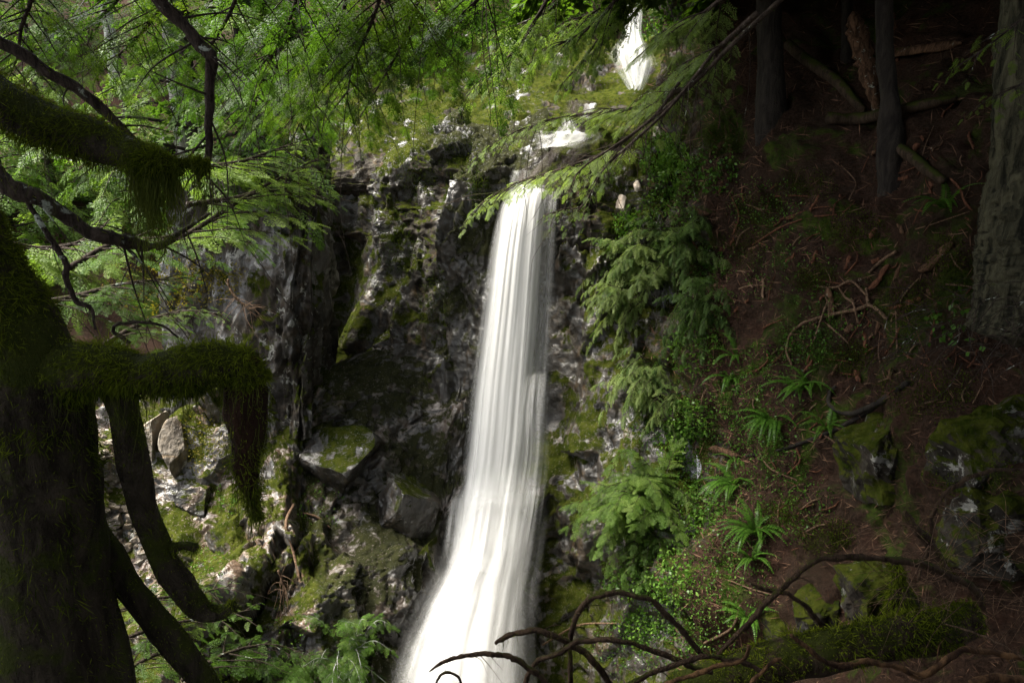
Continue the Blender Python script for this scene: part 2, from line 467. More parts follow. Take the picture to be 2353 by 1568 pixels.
# ------------------------------------------------------------------ terrain
YE = ([-250, 0, 200, 400, 600, 800, 1000, 1200, 1400, 1600, 1850], [25, 22, 19.3, 17.0, 15.6, 14.3, 13.1, 12.0, 11.0, 10.0, 8.9])
GE = ([1440, 1560, 1700, 1900, 2120, 2400, 2700], [1.06, 1.0, .92, .80, .69, .585, .50])
def slopeY(px, py): return np.interp(py, *YE) * np.interp(px, *GE)
WY = ([300, 450, 650, 850, 1050, 1250, 1400, 1568, 1800], [17.6, 16.8, 16.2, 15.6, 14.9, 14.0, 13.2, 12.2, 11.0])
def waterY(py): return np.interp(py, *WY)

rows = list(range(-250, 1851, 60)); cols = [0] + GE[0][1:]
def edge_px(r): return 1492 + 34 * math.sin(r * .013) + 22 * math.sin(r * .031 + 1) + 14 * math.sin(r * .071)
C = np.array([[P(edge_px(r) if j == 0 else c + (60 if j == 1 else 0), r, slopeY(edge_px(r) if j == 0 else c + (60 if j == 1 else 0), r) + (.35 if j == 0 else 0)) for j, c in enumerate(cols)] for r in rows])
G = cr(cr(C, 420, 0), 320, 1)
q = G.reshape(-1, 3)
h, e = facet(q * .9, 5, 1.2)
ed = np.repeat((1 - np.linspace(0, 6, 320) / 1.0)[None], 420, 0)
edc = np.clip(ed, 0, 1)
d = .42 * fbm(q * .55, 4, s=3) + .07 * fbm(q * 4, 4, s=9) + .12 * facet(q * np.array([1.2, 1.2, 2.2]), 25, 1.2, 0)[0] + .10 * np.maximum(0, fbm(q * 1.4, 3, s=15)) + (.06 + .22 * edc.ravel()) * h
SLOPE = G + grid_normals(G) * d.reshape(G.shape[:2])[..., None]
sheet('hillside', SLOPE, M_duff, tint=np.clip(ed * .5 + .35, 0, 1)[:-1, :-1].ravel())

cols = [640, 700, 760, 850, 950, 1060, 1160, 1260]
rows = [225, 330, 450, 650, 850, 1050, 1300, 1650]
D = [[21, 21, 21.6, 20.8, 20.3, 19.8, 19.3, 19.3], [19.5, 19.7, 20.3, 19.3, 18.5, 18.0, 17.9, 17.9], [18.4, 18.8, 19.6, 18.5, 17.8, 17.3, 17.1, 17.2],
     [17.7, 18.2, 19.0, 17.8, 17.0, 16.5, 16.55, 16.7], [17, 17.4, 18.2, 17.1, 16.3, 15.9, 15.9, 16.1], [16.2, 16.5, 17.2, 16.2, 15.5, 15.15, 15.2, 15.4],
     [15.2, 15.6, 16, 15.1, 14.5, 14.2, 14.1, 14.3], [13.2, 13.4, 13.5, 13.0, 12.7, 12.3, 12.2, 12.4]]
CLIFF = rockify(patch(cols, rows, D, 330, 220), .6, .5, .20, 1.5, .025, seed=3, stretch=(1, 1, .55))
sheet('cliff_face', CLIFF, M_cliff, tint=np.repeat(np.interp(np.linspace(0, 1, 220), [0, .45, .75, 1], [.0, .1, .75, 1])[None, :-1], 329, 0).ravel())

cols = [1170, 1270, 1360, 1450, 1530, 1600]
rows = [400, 480, 650, 850, 1050, 1250, 1420, 1600, 1850]
D = []
for r in rows:
    a, b = waterY(r) + .25, slopeY(1560, r) + .25
    D.append([a, a + .05, a * .72 + b * .28, a * .42 + b * .58, a * .16 + b * .84, b + .2])
RCLIFF = rockify(patch(cols, rows, D, 300, 170), .5, .55, .18, 1.6, .025, seed=21, stretch=(1, .8, .7))
sheet('gorge_wall', RCLIFF, M_wet)

cols = [360, 430, 500, 570, 640, 700, 738, 752, 758]
rows = [300, 345, 450, 600, 750, 880, 1010]
base = [15.2, 14.9, 14.5, 14.2, 14.0, 14.05, 14.3, 15.6, 18.0]
D = [[b + k for b in base] for k in (2.5, .8, .2, 0, -.1, -.3, -.6)]
SPUR = rockify(patch(cols, rows, D, 220, 160), .34, .7, .12, 1.9, .04, seed=31, stretch=(1.2, 1.2, .45))
sheet('rock_spur', SPUR, M_spur)

cols = [-150, 150, 300, 450, 600, 740, 880, 980, 1040, 1075, 1140]
rows = [770, 860, 950, 1100, 1250, 1400, 1600, 1850]
D = [[16.5, 16, 15.6, 15.2, 14.6, 15.4, 16.2, 16.4, 16.2, 16, 16], [15.2, 14.9, 14.5, 14.1, 13.9, 14.5, 15.6, 15.9, 15.8, 15.7, 15.8],
     [14, 13.8, 13.5, 13.2, 13.2, 13.7, 14.8, 15.3, 15.3, 15.3, 15.4], [12.8, 12.6, 12.4, 12.3, 12.4, 12.7, 13.6, 14.3, 14.5, 14.6, 14.8],
     [11.8, 11.6, 11.5, 11.4, 11.4, 11.6, 12.2, 12.7, 13.0, 13.6, 14.1], [10.8, 10.6, 10.5, 10.4, 10.5, 10.8, 11.4, 12.0, 12.6, 13.0, 13.3],
     [9.4, 9.4, 9.4, 9.4, 9.6, 10, 10.6, 11.3, 11.8, 12.0, 12.2], [8, 8, 8, 8.1, 8.3, 8.7, 9.5, 10.1, 10.6, 10.9, 11]]
PILE = rockify(patch(cols, rows, D, 340, 300), .75, .6, .19, 1.5, .025, seed=47)
sheet('rock_bank', PILE, M_pile, tint=np.repeat(np.interp(np.linspace(0, 1, 300), [0, .42, .62, 1], [.0, .05, .8, 1])[None, :-1], 339, 0).ravel())

cols = [600, 760, 900, 1050, 1180, 1300, 1420, 1560, 1700]
rows = [60, 150, 210, 260, 320, 390, 440, 480, 560, 660]
D = [[30, 30, 30, 29.5, 29, 29, 29, 27, 25], [26, 26, 26, 25.5, 25, 25, 25.5, 24, 22], [23, 23.2, 23.2, 22.6, 22.4, 22.8, 23.4, 22, 20.2],
     [21, 21.4, 21, 20.4, 20.2, 21.0, 21.4, 20.4, 19], [19.6, 20, 19.2, 18.5, 18.4, 19.2, 19.6, 18.6, 18.0], [18.8, 19.2, 18.5, 17.6, 17.4, 17.6, 17.9, 17.4, 17.2],
     [18.4, 19, 18.3, 17.3, 17.0, 16.95, 17.1, 17.0, 16.9], [18.3, 19.2, 18.2, 17.15, 16.9, 16.75, 16.85, 16.75, 16.7], [18.3, 19.4, 18.15, 17.0, 16.65, 16.5, 16.55, 16.4, 16.3], [18.3, 19.6, 18.2, 17.1, 16.8, 16.9, 16.9, 16.8, 16.7]]
TERR = rockify(patch(cols, rows, D, 260, 260), .3, .55, .11, 1.6, .03, seed=59, stretch=(.8, .8, 1.3))
sheet('mossy_ledge', TERR, M_terrace)

cols = [-900, -400, 0, 400, 800, 1200, 1450, 1700, 2100]
rows = [-500, -250, 0, 150, 300, 500, 700, 1000]
D = [[r0 * k for k in (1.0, 1.0, 1.0, 1.0, .98, 1.0, 1.04, .98, .92)] for r0 in (46, 40, 35, 31.5, 28.5, 25, 22, 19)]
G = patch(cols, rows, D, 160, 200)
q = G.reshape(-1, 3)
HILL = G + grid_normals(G) * (.9 * fbm(q * .22, 4, s=71) + .35 * facet(q * .35, 77)[0]).reshape(G.shape[:2])[..., None]
sheet('forest_hill', HILL, M_hill)

# the bank the camera stands on, and the gorge floor under everything
x = np.linspace(-9, 9, 90); y = np.array([-14, -8, -4, -2, -.6, .1, .5, .8, 1.2, 2.0, 3.0, 4.0]); z = np.array([1.5, -.2, -1.0, -1.5, -1.62, -1.7, -1.95, -2.6, -3.6, -5.4, -7.4, -9.5])
yy = np.interp(np.linspace(0, 11, 110), np.arange(12), y); zz = np.interp(np.linspace(0, 11, 110), np.arange(12), z)
G = np.stack([np.repeat(x[None], 110, 0), np.repeat(yy[:, None], 90, 1), zz[:, None] + np.interp(x, [-9, -2, 1, 9], [.6, 0, .0, 2.5])[None]], -1)
G[..., 2] += .10 * fbm(G.reshape(-1, 3) * 1.5, 4, s=81).reshape(G.shape[:2])
sheet('near_bank', G, M_duff, tint=0)
SURF.pop()
x = np.linspace(-60, 60, 60); G = np.stack(np.meshgrid(x, x + 30), -1)
G = np.concatenate([G, (-14 + .3 * fbm(np.concatenate([G.reshape(-1, 2), np.zeros((3600, 1))], 1) * .3, 3, s=3).reshape(60, 60))[..., None]], -1)
sheet('gorge_floor', G, M_streambed)
SURF.pop()

# ------------------------------------------------------------------ water
def ribbon(rows, nu=60, nv=140, bulge=.25, off=0.0, seed=0, wob=.03):
    """a sheet of falling water: rows of (left px, right px, py, distance); bulges towards the viewer in the middle"""
    A = np.array([P(l, y, Y) for l, r, y, Y in rows]); B = np.array([P(r, y, Y) for l, r, y, Y in rows])
    A, B = cr(A, nv), cr(B, nv)
    u = np.linspace(0, 1, nu)
    G = A[:, None] * (1 - u)[None, :, None] + B[:, None] * u[None, :, None]
    N = grid_normals(G)
    prof = bulge * np.sqrt(np.maximum(0, 1 - (2 * u - 1) ** 2))[None, :] * np.minimum(1, np.linspace(.25, 4, nv))[:, None]
    pu = np.stack([np.repeat(u[None] * 9, nv, 0), np.repeat(np.linspace(0, 1, nv)[:, None] * 1.3, nu, 1), np.full((nv, nu), seed * 3.1)], -1).reshape(-1, 3)
    w = wob * (fbm(pu, 3, s=seed)).reshape(nv, nu)
    G = G + N * (prof + w + off)[..., None]
    ln = np.concatenate([[0], np.cumsum(np.linalg.norm(np.diff(G[:, nu // 2], axis=0), axis=1))])
    return G, np.stack([np.repeat(u[None], nv, 0), np.repeat(ln[:, None], nu, 1)], -1)
def water(name, G_uv, mat, parent):
    G, uv = G_uv
    mb = MB(); mb.quads(G.reshape(-1, 3), grid_faces(*G.shape[:2]), .5, uv.reshape(-1, 2))
    return obj(name, mb, mat, parent, smooth=True)
fall = thing('waterfall', 'tall white silky waterfall dropping down the dark rock face', 'waterfall', P(1150, 1568, 12)); fall['kind'] = 'structure'
main = [(1172, 1283, 442, 16.95), (1158, 1283, 462, 16.8), (1140, 1281, 500, 16.6), (1118, 1278, 600, 16.25), (1098, 1272, 750, 15.8), (1080, 1262, 900, 15.3), (1066, 1250, 1050, 14.75),
        (1050, 1228, 1180, 14.2), (1030, 1215, 1300, 13.6), (995, 1204, 1400, 13.0), (955, 1196, 1500, 12.4), (925, 1190, 1600, 11.8), (880, 1180, 1750, 11)]
def narrow(rows, a, b, d=0.0): return [(l + (r - l) * a, l + (r - l) * b, y, Y + d) for l, r, y, Y in rows]
water('curtain', ribbon(narrow(main, -.03, .86), 70, 180, .32, .05, 1), mat_water('white_water', .93, .24, .20, 7, .1), fall)
water('inner_curtain', ribbon(narrow(main, .05, .76), 60, 160, .30, .22, 2), mat_water('white_water_threads', .85, .34, .30, 6, .08, w=3), fall)
water('thin_veil', ribbon(narrow(main, .55, 1.03), 50, 160, .12, .02, 3), mat_water('thin_water', .45, .42, .5, 6, .12, w=7), fall)
side = [(1208, 1266, 868, 15.25), (1200, 1272, 884, 15.1), (1192, 1270, 905, 14.95), (1184, 1268, 960, 14.75), (1176, 1266, 1060, 14.45), (1160, 1256, 1160, 14.0), (1145, 1240, 1250, 13.6)]
water('side_spout', ribbon(side, 40, 90, .22, .2, 4, .06), mat_water('spout_water', .42, .5, .6, 9, .3, w=9, tail=(1.4, 3.4), top=.8), fall)
low = [(1068, 1246, 1050, 14.6), (1050, 1240, 1130, 14.2), (1034, 1228, 1230, 13.7), (1010, 1216, 1330, 13.2), (966, 1208, 1430, 12.6), (922, 1205, 1530, 12.0), (885, 1205, 1640, 11.4), (850, 1200, 1780, 10.7)]
water('splash_sheet', ribbon(low, 60, 120, .45, .25, 5, .08), mat_water('foam', .97, .26, .22, 6, .3, w=13, top=2.3), fall)
water('foam_sheet', ribbon(narrow(low, .06, .9), 60, 120, .5, .5, 6, .12), mat_water('soft_foam', .95, .42, .18, 4, .35, w=17, top=2.6), fall)
water('foam_billow', ribbon(narrow(low[2:], -.04, .98), 60, 120, .55, .7, 26, .16), mat_water('billow', .85, .48, .2, 3, .45, w=57, top=2.0), fall)
water('spray_haze', ribbon(narrow(low[1:], -.08, 1.14), 60, 120, .4, .95, 27, .2), mat_water('spray_haze', .28, .5, .25, 1.5, .5, w=67, top=1.6), fall)
water('base_mist', ribbon([(1020, 1262, 1180, 13.3), (1005, 1245, 1300, 12.7), (950, 1235, 1420, 12.0), (900, 1230, 1540, 11.3), (860, 1230, 1660, 10.7)], 50, 60, .5, .6, 33, .2), mat_water('base_mist', .25, .5, .15, 1.2, .3, w=77, top=1.4), fall)
water('left_spray', ribbon([(1044, 1090, 1110, 14.35), (1032, 1085, 1150, 14.25), (1020, 1082, 1230, 13.8), (1010, 1084, 1300, 13.4)], 24, 50, .1, .2, 7), mat_water('spray', .5, .45, .5, 5, .3, w=19, tail=(1.0, 2.0), top=.4), fall)
water('lower_left_spray', ribbon([(990, 1080, 1350, 12.9), (968, 1075, 1395, 12.7), (950, 1070, 1460, 12.3), (925, 1060, 1550, 11.8), (895, 1040, 1650, 11.2)], 40, 70, .2, .25, 8), mat_water('spray_veil', .6, .5, .25, 3.5, .25, w=23, top=.6), fall)
water('right_spray', ribbon([(1200, 1268, 1060, 14.4), (1180, 1252, 1180, 13.9), (1150, 1236, 1300, 13.4), (1120, 1230, 1430, 12.7), (1100, 1240, 1600, 11.7)], 40, 80, .15, .1, 9), mat_water('right_mist', .5, .5, .6, 8, .4, w=29, top=.9), fall)

up = thing('upper_cascade', 'short white cascade tumbling between boughs above the main fall', 'waterfall', P(1450, 205, 24)); up['kind'] = 'structure'
def over(l, r, y, d=.3):
    """a row of a stream sheet lying d metres in front of the bed it runs over"""
    return (l, r, y, min(hit(l + (r - l) * f, y)[0][1] for f in (.05, .3, .5, .7, .95)) - d)
def rows_over(rows, d=.3):
    out, m = [], 1e9
    for l, r, y in rows:
        q = over(l, r, y, d); m = min(m, q[3]); out.append((l, r, y, m))
    return out
water('cascade_sheet', ribbon([(1425, 1480, -40, 27.5), (1430, 1480, 30, 26.0), (1424, 1478, 85, 25.0), (1396, 1500, 125, 24.2), (1398, 1508, 150, 23.8), (1418, 1496, 182, 23.4), (1440, 1476, 214, 23.0)], 40, 90, .16, .0, 11, .08), mat_water('cascade_water', .85, .36, .65, 7, .6, w=31), up)
water('cascade_foam', ribbon([(1408, 1484, 105, 24.2), (1396, 1504, 138, 23.6), (1410, 1500, 170, 23.2), (1438, 1480, 210, 22.7)], 30, 50, .18, .05, 12, .10), mat_water('cascade_foam', .5, .5, .7, 6, .7, w=33), up)

st = thing('stream', 'brown shallow stream sliding over the ledge towards the lip of the fall', 'stream', P(1270, 400, 18)); st['kind'] = 'structure'
water('pool_run', ribbon(rows_over([(1296, 1372, 232), (1286, 1376, 255), (1284, 1372, 285), (1268, 1366, 312)]), 30, 40, .03, 0, 13), mat_water('brown_run', .6, .3, .7, 5, 1.2, col=(.045, .033, .025), w=37), st)
water('side_rill', ribbon(rows_over([(1340, 1374, 238), (1336, 1368, 255), (1326, 1360, 275)], .4), 20, 30, .04, 0, 17), mat_water('side_rill', .8, .4, .5, 6, 1, w=53), st)
water('riffle_threads', ribbon(rows_over([(1288, 1316, 268), (1284, 1330, 290), (1262, 1352, 312)], .45), 20, 30, .04, 0, 18), mat_water('riffle_threads', .6, .5, .8, 8, .9, w=59), st)
water('chute', ribbon(rows_over([(1222, 1390, 322), (1200, 1352, 362), (1178, 1322, 400), (1162, 1298, 432), (1156, 1286, 466)], .2), 50, 60, .04, 0, 15, .03), mat_water('chute_water', .72, .3, .9, 8, .9, col=(.07, .056, .047), w=43), st)
water('white_riffle', ribbon(rows_over([(1232, 1396, 302), (1212, 1402, 316), (1216, 1376, 330), (1224, 1330, 344)], .4), 60, 30, .06, 0, 14, .04), mat_water('riffle', .65, .5, .8, 6, 2.5, w=41), st)
water('lip_streaks', ribbon(rows_over([(1170, 1232, 392), (1164, 1236, 420), (1156, 1240, 456)], .35), 30, 30, .05, 0, 16), mat_water('lip_streaks', .35, .5, .9, 9, .8, w=47), st)

# ------------------------------------------------------------------ foliage building blocks
rng = np.random.default_rng(7)
def spray(L=.6, W=.26, nl=15, leaf=.07, wid=.024, droop=.25, seed=0, sub=.06, hang=.25, ang=(62, 38)):
    """a flat feathery conifer spray along +x: quads (n,4,3)"""
    r = np.random.default_rng(seed)
    out = []
    def axis(t): return np.stack([L * t, .04 * L * np.sin(t * 5 + seed), -droop * L * t ** 1.8], -1)
    for sd in (-1, 1):
        for t in np.linspace(.06, .97, nl):
            t = np.clip(t + r.normal(0, .012), .03, .99)
            l = W * (1 - t) ** .65 * min(1, .45 + 3 * t) * r.uniform(.65, 1.1)
            a = math.radians(ang[0] + (ang[1] - ang[0]) * t + r.normal(0, 6))
            d = np.array([math.cos(a), sd * math.sin(a), -hang * r.uniform(.2, 1.3)])
            n = max(2, int(l / sub))
            s = (np.arange(n) + .6) / n
            b = axis(np.array([t])) + d * (l * s)[:, None] + np.array([0, 0, -1]) * (hang * l * s ** 2)[:, None]
            for q in (-1, 1):
                a2 = math.radians(48)
                dd = np.array([d[0] * math.cos(a2) - q * d[1] * math.sin(a2), d[1] * math.cos(a2) + q * d[0] * math.sin(a2), d[2] - .1])
                dd = dd[None] + r.normal(0, .16, (n, 3))
                up = np.array([0, 0, 1.])[None] + r.normal(0, .28, (n, 3))
                out.append(kites(b, dd, up, leaf * r.uniform(.6, 1.15, n) * (1 - .45 * s), wid * r.uniform(.8, 1.2, n)))
            e = b[-1:]
            out.append(kites(e, d[None], np.array([[0, 0, 1.]]) + r.normal(0, .2, (1, 3)), [leaf], [wid]))
    n = nl * 2
    t = np.linspace(.1, 1, n)
    out.append(kites(axis(t), np.tile([.9, .0, -.2], (n, 1)) + r.normal(0, .45, (n, 3)), np.tile([0, 0, 1.], (n, 1)), np.full(n, leaf), np.full(n, wid)))
    return np.concatenate(out)
def place(proto, pos, d, scale=1.0, up=(0, 0, 1), roll=0.0):
    x = unit(np.asarray(d, float)); up = np.asarray(up, float)
    y = unit(np.cross(up, x)) if abs(x @ up) < .98 else unit(np.cross([1., .2, 0], x))
    z = np.cross(x, y)
    if roll: y, z = y * math.cos(roll) + z * math.sin(roll), z * math.cos(roll) - y * math.sin(roll)
    return (proto.reshape(-1, 3) * scale) @ np.stack([x, y, z]) + np.asarray(pos, float)
FINE = [spray(.6, .27, 17, .054, .0175, .16, s, .048, .12) for s in range(5)]            # near boughs
MIDS = [spray(.7, .32, 13, .085, .028, .25, s + 20, .075) for s in range(5)] # ten metres off
CEDAR = [spray(.6, .22, 14, .075, .026, .45, s + 40, .06, .5, (50, 30)) for s in range(5)]
FAR = [spray(1.1, .5, 9, .17, .062, .3, s + 60, .14) for s in range(4)]
CROWN = [spray(1.6, .9, 8, .42, .17, .3, s + 80, .28) for s in range(4)]

def bough(mb_leaf, mb_wood, path, r0, side, n, protos, r, tint=.5, droop=.25, start=.12, psc=.6, flat=(0, 0, 1), tw=.35, bare=0.0, fwd=.62):
    """one limb with side sprays; path in world space"""
    path = np.asarray(path, float)
    if mb_wood is not None: tube(mb_wood, path, [r0, r0 * .6, r0 * .15], 6, rough=.12)
    pts = cr(path, 60); T = unit(np.gradient(pts, axis=0))
    up = np.asarray(flat, float)
    for i in range(n):
        t = start + (1 - start) * (i + r.uniform(0, .8)) / n
        if t < bare: continue
        k = min(59, int(t * 59)); d = T[k]; lat = unit(np.cross(up, d)) * (1 if i % 2 else -1)
        dd = unit(d * fwd + lat * .8 - np.array([0, 0, 1]) * droop * r.uniform(.3, 1.6) + r.normal(0, .12, 3))
        ln = side * (1 - .62 * t) * r.uniform(.6, 1.15)
        pr = protos[r.integers(len(protos))]
        tn = np.clip(tint + r.normal(0, tw * .5), 0, 1)
        mb_leaf.strips(place(pr, pts[k] + r.normal(0, .02, 3), dd, ln / psc, up, r.normal(0, .25)), np.clip(tn + r.normal(0, .06, len(pr)), 0, 1))
        if mb_wood is not None and r.random() < .3:
            tube(mb_wood, [pts[k], pts[k] + dd * ln * .4, pts[k] + dd * ln * .75 - np.array([0, 0, .04 * ln])], [r0 * .3, r0 * .2, r0 * .05], 4, 5)
    for j in range(2):
        mb_leaf.strips(place(protos[j], pts[-3], T[-2] + r.normal(0, .15, 3) - np.array([0, 0, droop * .5]), side * .55 / psc, up), tint)
def conifer(name, label, base, H, R, nb, mat_leaf_, mat_wood, r0=.2, z0=.15, protos=None, psc=1.1, seed=0, tint=.45, group=None, lean=(0, 0), dens=7, path=None, cat='tree', down=.25):
    r = np.random.default_rng(seed)
    base = np.asarray(base, float)
    t = thing(name, label, cat, base, group)
    top = base + np.array([lean[0], lean[1], H])
    w = MB()
    tube(w, path if path is not None else [base - [0, 0, .4], base * .66 + top * .34 + r.normal(0, .05, 3), top], [r0 * 1.25, r0 * .8, .03] if path is None else np.linspace(r0, r0 * .4, len(path)), 12, 60, .10, 5, seed)
    obj('trunk', w, mat_wood, t, smooth=True)
    c, bw = MB(), MB()
    for i in range(nb):
        f = z0 + (1 - z0) * (i + r.uniform(0, 1)) / nb
        p = base * (1 - f) + top * f
        a = i * 2.399 + r.normal(0, .3)
        ln = R * (1 - ((f - z0) / (1 - z0)) ** 1.3 * .85) * r.uniform(.65, 1.1)
        d = np.array([math.cos(a), math.sin(a), 0])
        e = p + d * ln + np.array([0, 0, -down * ln * r.uniform(.5, 1.3)])
        m = p + d * ln * .5 + np.array([0, 0, .06 * ln])
        bough(c, bw, [p, m, e], .012 * ln + .008, ln * .42, max(4, int(ln * dens)), protos or FAR, r, tint, .3, .15, psc)
    obj('branches', bw, mat_wood, t)
    obj('crown', c, mat_leaf_, t)
    return t
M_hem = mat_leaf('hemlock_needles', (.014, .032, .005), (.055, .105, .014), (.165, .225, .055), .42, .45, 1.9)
M_hemdark = mat_leaf('shaded_hemlock_needles', (.013, .027, .003), (.042, .075, .008), (.090, .130, .014), .42, .5, 2.0)  # darker copy of the hemlock needles, shade put into the colour
M_cedar = mat_leaf('cedar_sprays', (.020, .042, .010), (.075, .125, .030), (.185, .230, .075), .36, .45, 1.8)
M_grey = mat_leaf('greygreen_needles', (.032, .056, .018), (.105, .145, .050), (.210, .260, .095), .42, .5, 1.9)
M_broad = mat_leaf('broad_leaves', (.020, .050, .008), (.060, .130, .018), (.120, .200, .035), .3, .28)
M_fern = mat_leaf('fern_fronds', (.018, .052, .007), (.060, .135, .016), (.105, .190, .030), .4, .35, 1.9)
M_bark = mat_bark('grey_bark', (.012, .010, .009), (.032, .027, .022), .3, .0)
M_pale = mat_bark('pale_bark', (.11, .105, .10), (.38, .37, .35), .05, 1.0, 6)
M_twig = mat_bark('dark_twig', (.014, .010, .008), (.060, .045, .036), .2, .1, 30)
M_fir = mat_bark('furrowed_bark', (.010, .010, .007), (.085, .080, .050), .25, .0, 7, (1, 1, .16), .08)

# ------------------------------------------------------------------ trees beyond the gorge
def hills(px, py): return hit(px, py)[0]
far = [  # (px, py of the base, height, crown radius, pale trunk?, label)
    (268, 178, 11, 2.6, True, 'pale grey trunked hemlock standing on the far brown slope'),
    (435, 345, 10, 3.0, True, 'spindly hemlock with lichen spotted trunk behind the hanging dark twig'),
    (60, 120, 12, 3.4, False, 'dense hemlock at the far end of the ravine beside the brown slope'),
    (560, 250, 13, 3.6, False, 'tall hemlock behind the shaded overhanging boughs'),
    (700, 150, 13, 3.6, False, 'dark hemlock behind the top of the shadowed cleft'),
    (900, 130, 12, 3.4, False, 'broad hemlock rising above the mossy ledge'),
    (1090, 70, 12, 3.4, False, 'hemlock with drooping boughs up the hill above the ledge'),
    (1290, 20, 12, 3.2, False, 'brightest green hemlock beside the upper cascade'),
    (1600, 60, 12, 3.4, False, 'grey green hemlock on the far bank of the upper cascade'),
    (130, 520, 7, 3.2, False, 'pale green sunlit hemlock low in the ravine'),
    (40, 640, 6.5, 3.0, False, 'bluish green young hemlock at the bottom of the ravine'),
    (330, 560, 6, 2.8, False, 'bushy young hemlock at the foot of the far brown slope'),
    (470, 470, 7, 2.8, False, 'young hemlock growing behind the rock spur'),
]
for i, (px, py, H, R, pale, lab) in enumerate(far):
    b = hills(px, py)
    conifer('hemlock_tree', lab, b, H, R, 46, M_hem, M_pale if pale else M_bark, .22 if pale else .16, .30 if pale else .06, FAR, 1.1, 100 + i, .62 if i > 8 else .5, 'hemlocks on the far hillside', dens=6)

# trees on the near slope: trunks show, crowns out of the picture are shaped to shade the slope
def slope_tree(label, base, top, rpx, seed, R, H=15, z0=.42, mat=None, grp='trees on the dark slope', flare=1.3, nb=95, furrow=0.0):
    b = hit(*base)[0]; rad = pxr(rpx, b)
    r = np.random.default_rng(seed)
    t = thing('slope_tree', label, 'tree', b, grp)
    e = P(top[0], top[1], b[1] + .2); d = unit(e - b)
    path = [b - d * .5, b + d * .25, b + d * 1.2, e, e + np.array([d[0] * .3, d[1], max(d[2], .9)]) * 5, b + np.array([0, 0, H])]
    w = MB(); tube(w, path, [rad * flare * 1.1, rad * flare, rad * 1.02, rad, rad * .8, .05], 80 if furrow else 28, 300 if furrow else 160, .10, 3.0, seed, furrow=furrow)
    obj('trunk', w, mat or M_bark, t, smooth=True)
    c, bw = MB(), MB()
    p0, p1 = np.asarray(path[4]), np.asarray(path[5])
    if not furrow: p0 = np.asarray(path[3]) + np.array([0, 0, 1.6])
    for i in range(nb):
        f = (i + r.uniform(0, 1)) / nb
        p = p0 * (1 - f) + p1 * f; a = i * 2.399; ln = R * (1 - .5 * f) * r.uniform(.6, 1.1) * (1 + .45 * max(0, -math.cos(a)))
        q = np.array([math.cos(a), math.sin(a), 0])
        bough(c, bw, [p, p + q * ln * .5 + [0, 0, .1 * ln], p + q * ln - [0, 0, .12 * ln]], .05, ln * .42, int(ln * 4), CROWN, r, .4, .25, .15, 1.6)
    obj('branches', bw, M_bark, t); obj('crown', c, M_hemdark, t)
    return t
slope_tree('dark tree with swollen mossy base beside the mossy fallen pole', (1772, 275), (1768, 0), 27, 11, 4.5)
slope_tree('straight black trunk in front of the tall leaning broken slab', (2050, 385), (2032, 0), 19, 12, 5.0, flare=1.7)
slope_tree('slim lichen spotted trunk just behind the leaning broken slab', (1946, 140), (1946, -60), 11, 13, 4.0)
slope_tree('huge trunk with deeply furrowed greenish bark at the picture edge', (2375, 665), (2440, 0), 112, 14, 6.5, H=16, mat=M_fir, flare=1.08, furrow=.10)
def overhead(label, x, y, zb, zt, R, seed, nb=95, r0=.3):  # unseen tree added for the shade its crown casts
    t = thing('added_shade_tree', label, 'tree', (x, y, zb), 'trees added outside the picture for shade')
    w = MB(); tube(w, [(x, y, zb - .5), (x, y, (zb + zt) / 2), (x, y, zt)], [r0 * 1.2, r0 * .8, .06], 14, 60, .1, 4, seed)
    obj('trunk', w, M_bark, t, smooth=True)
    r = np.random.default_rng(seed); c, bw = MB(), MB()
    for i in range(nb):
        f = (i + r.uniform(0, 1)) / nb
        p = np.array([x, y, (5.0 if x > 3 else 6.0) * (1 - f) + zt * f]); a = i * 2.399; ln = R * (1 - .55 * f) * r.uniform(.6, 1.1) * (1 + .45 * max(0, -math.cos(a)) * (x > 3))
        q = np.array([math.cos(a), math.sin(a), 0])
        bough(c, bw, [p, p + q * ln * .5 + [0, 0, .1 * ln], p + q * ln - [0, 0, .12 * ln]], .05, ln * .42, int(ln * 4), CROWN, r, .4, .25, .15, 1.6)
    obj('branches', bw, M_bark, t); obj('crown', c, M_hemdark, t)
SHADE_TREES = [(2.2, -2.5, -1.4, 14, 5.5), (-3.4, -3.2, -1.2, 14, 4.5), (7.5, 1.5, .5, 15, 6), (9.5, 8, 3, 16, 6), (10.5, 15, 5, 18, 6), (-7.5, 1.5, -1.0, 14, 4.5), (5.2, 3.8, 0, 13, 5), (14, 10, 7, 18, 6), (6.5, -5, 0, 15, 6)]
for i, (x, y, a, b, R) in enumerate(SHADE_TREES):
    overhead('tall hemlock added outside the picture to shade the slope and near bank', x, y, a, b, R, 200 + i)

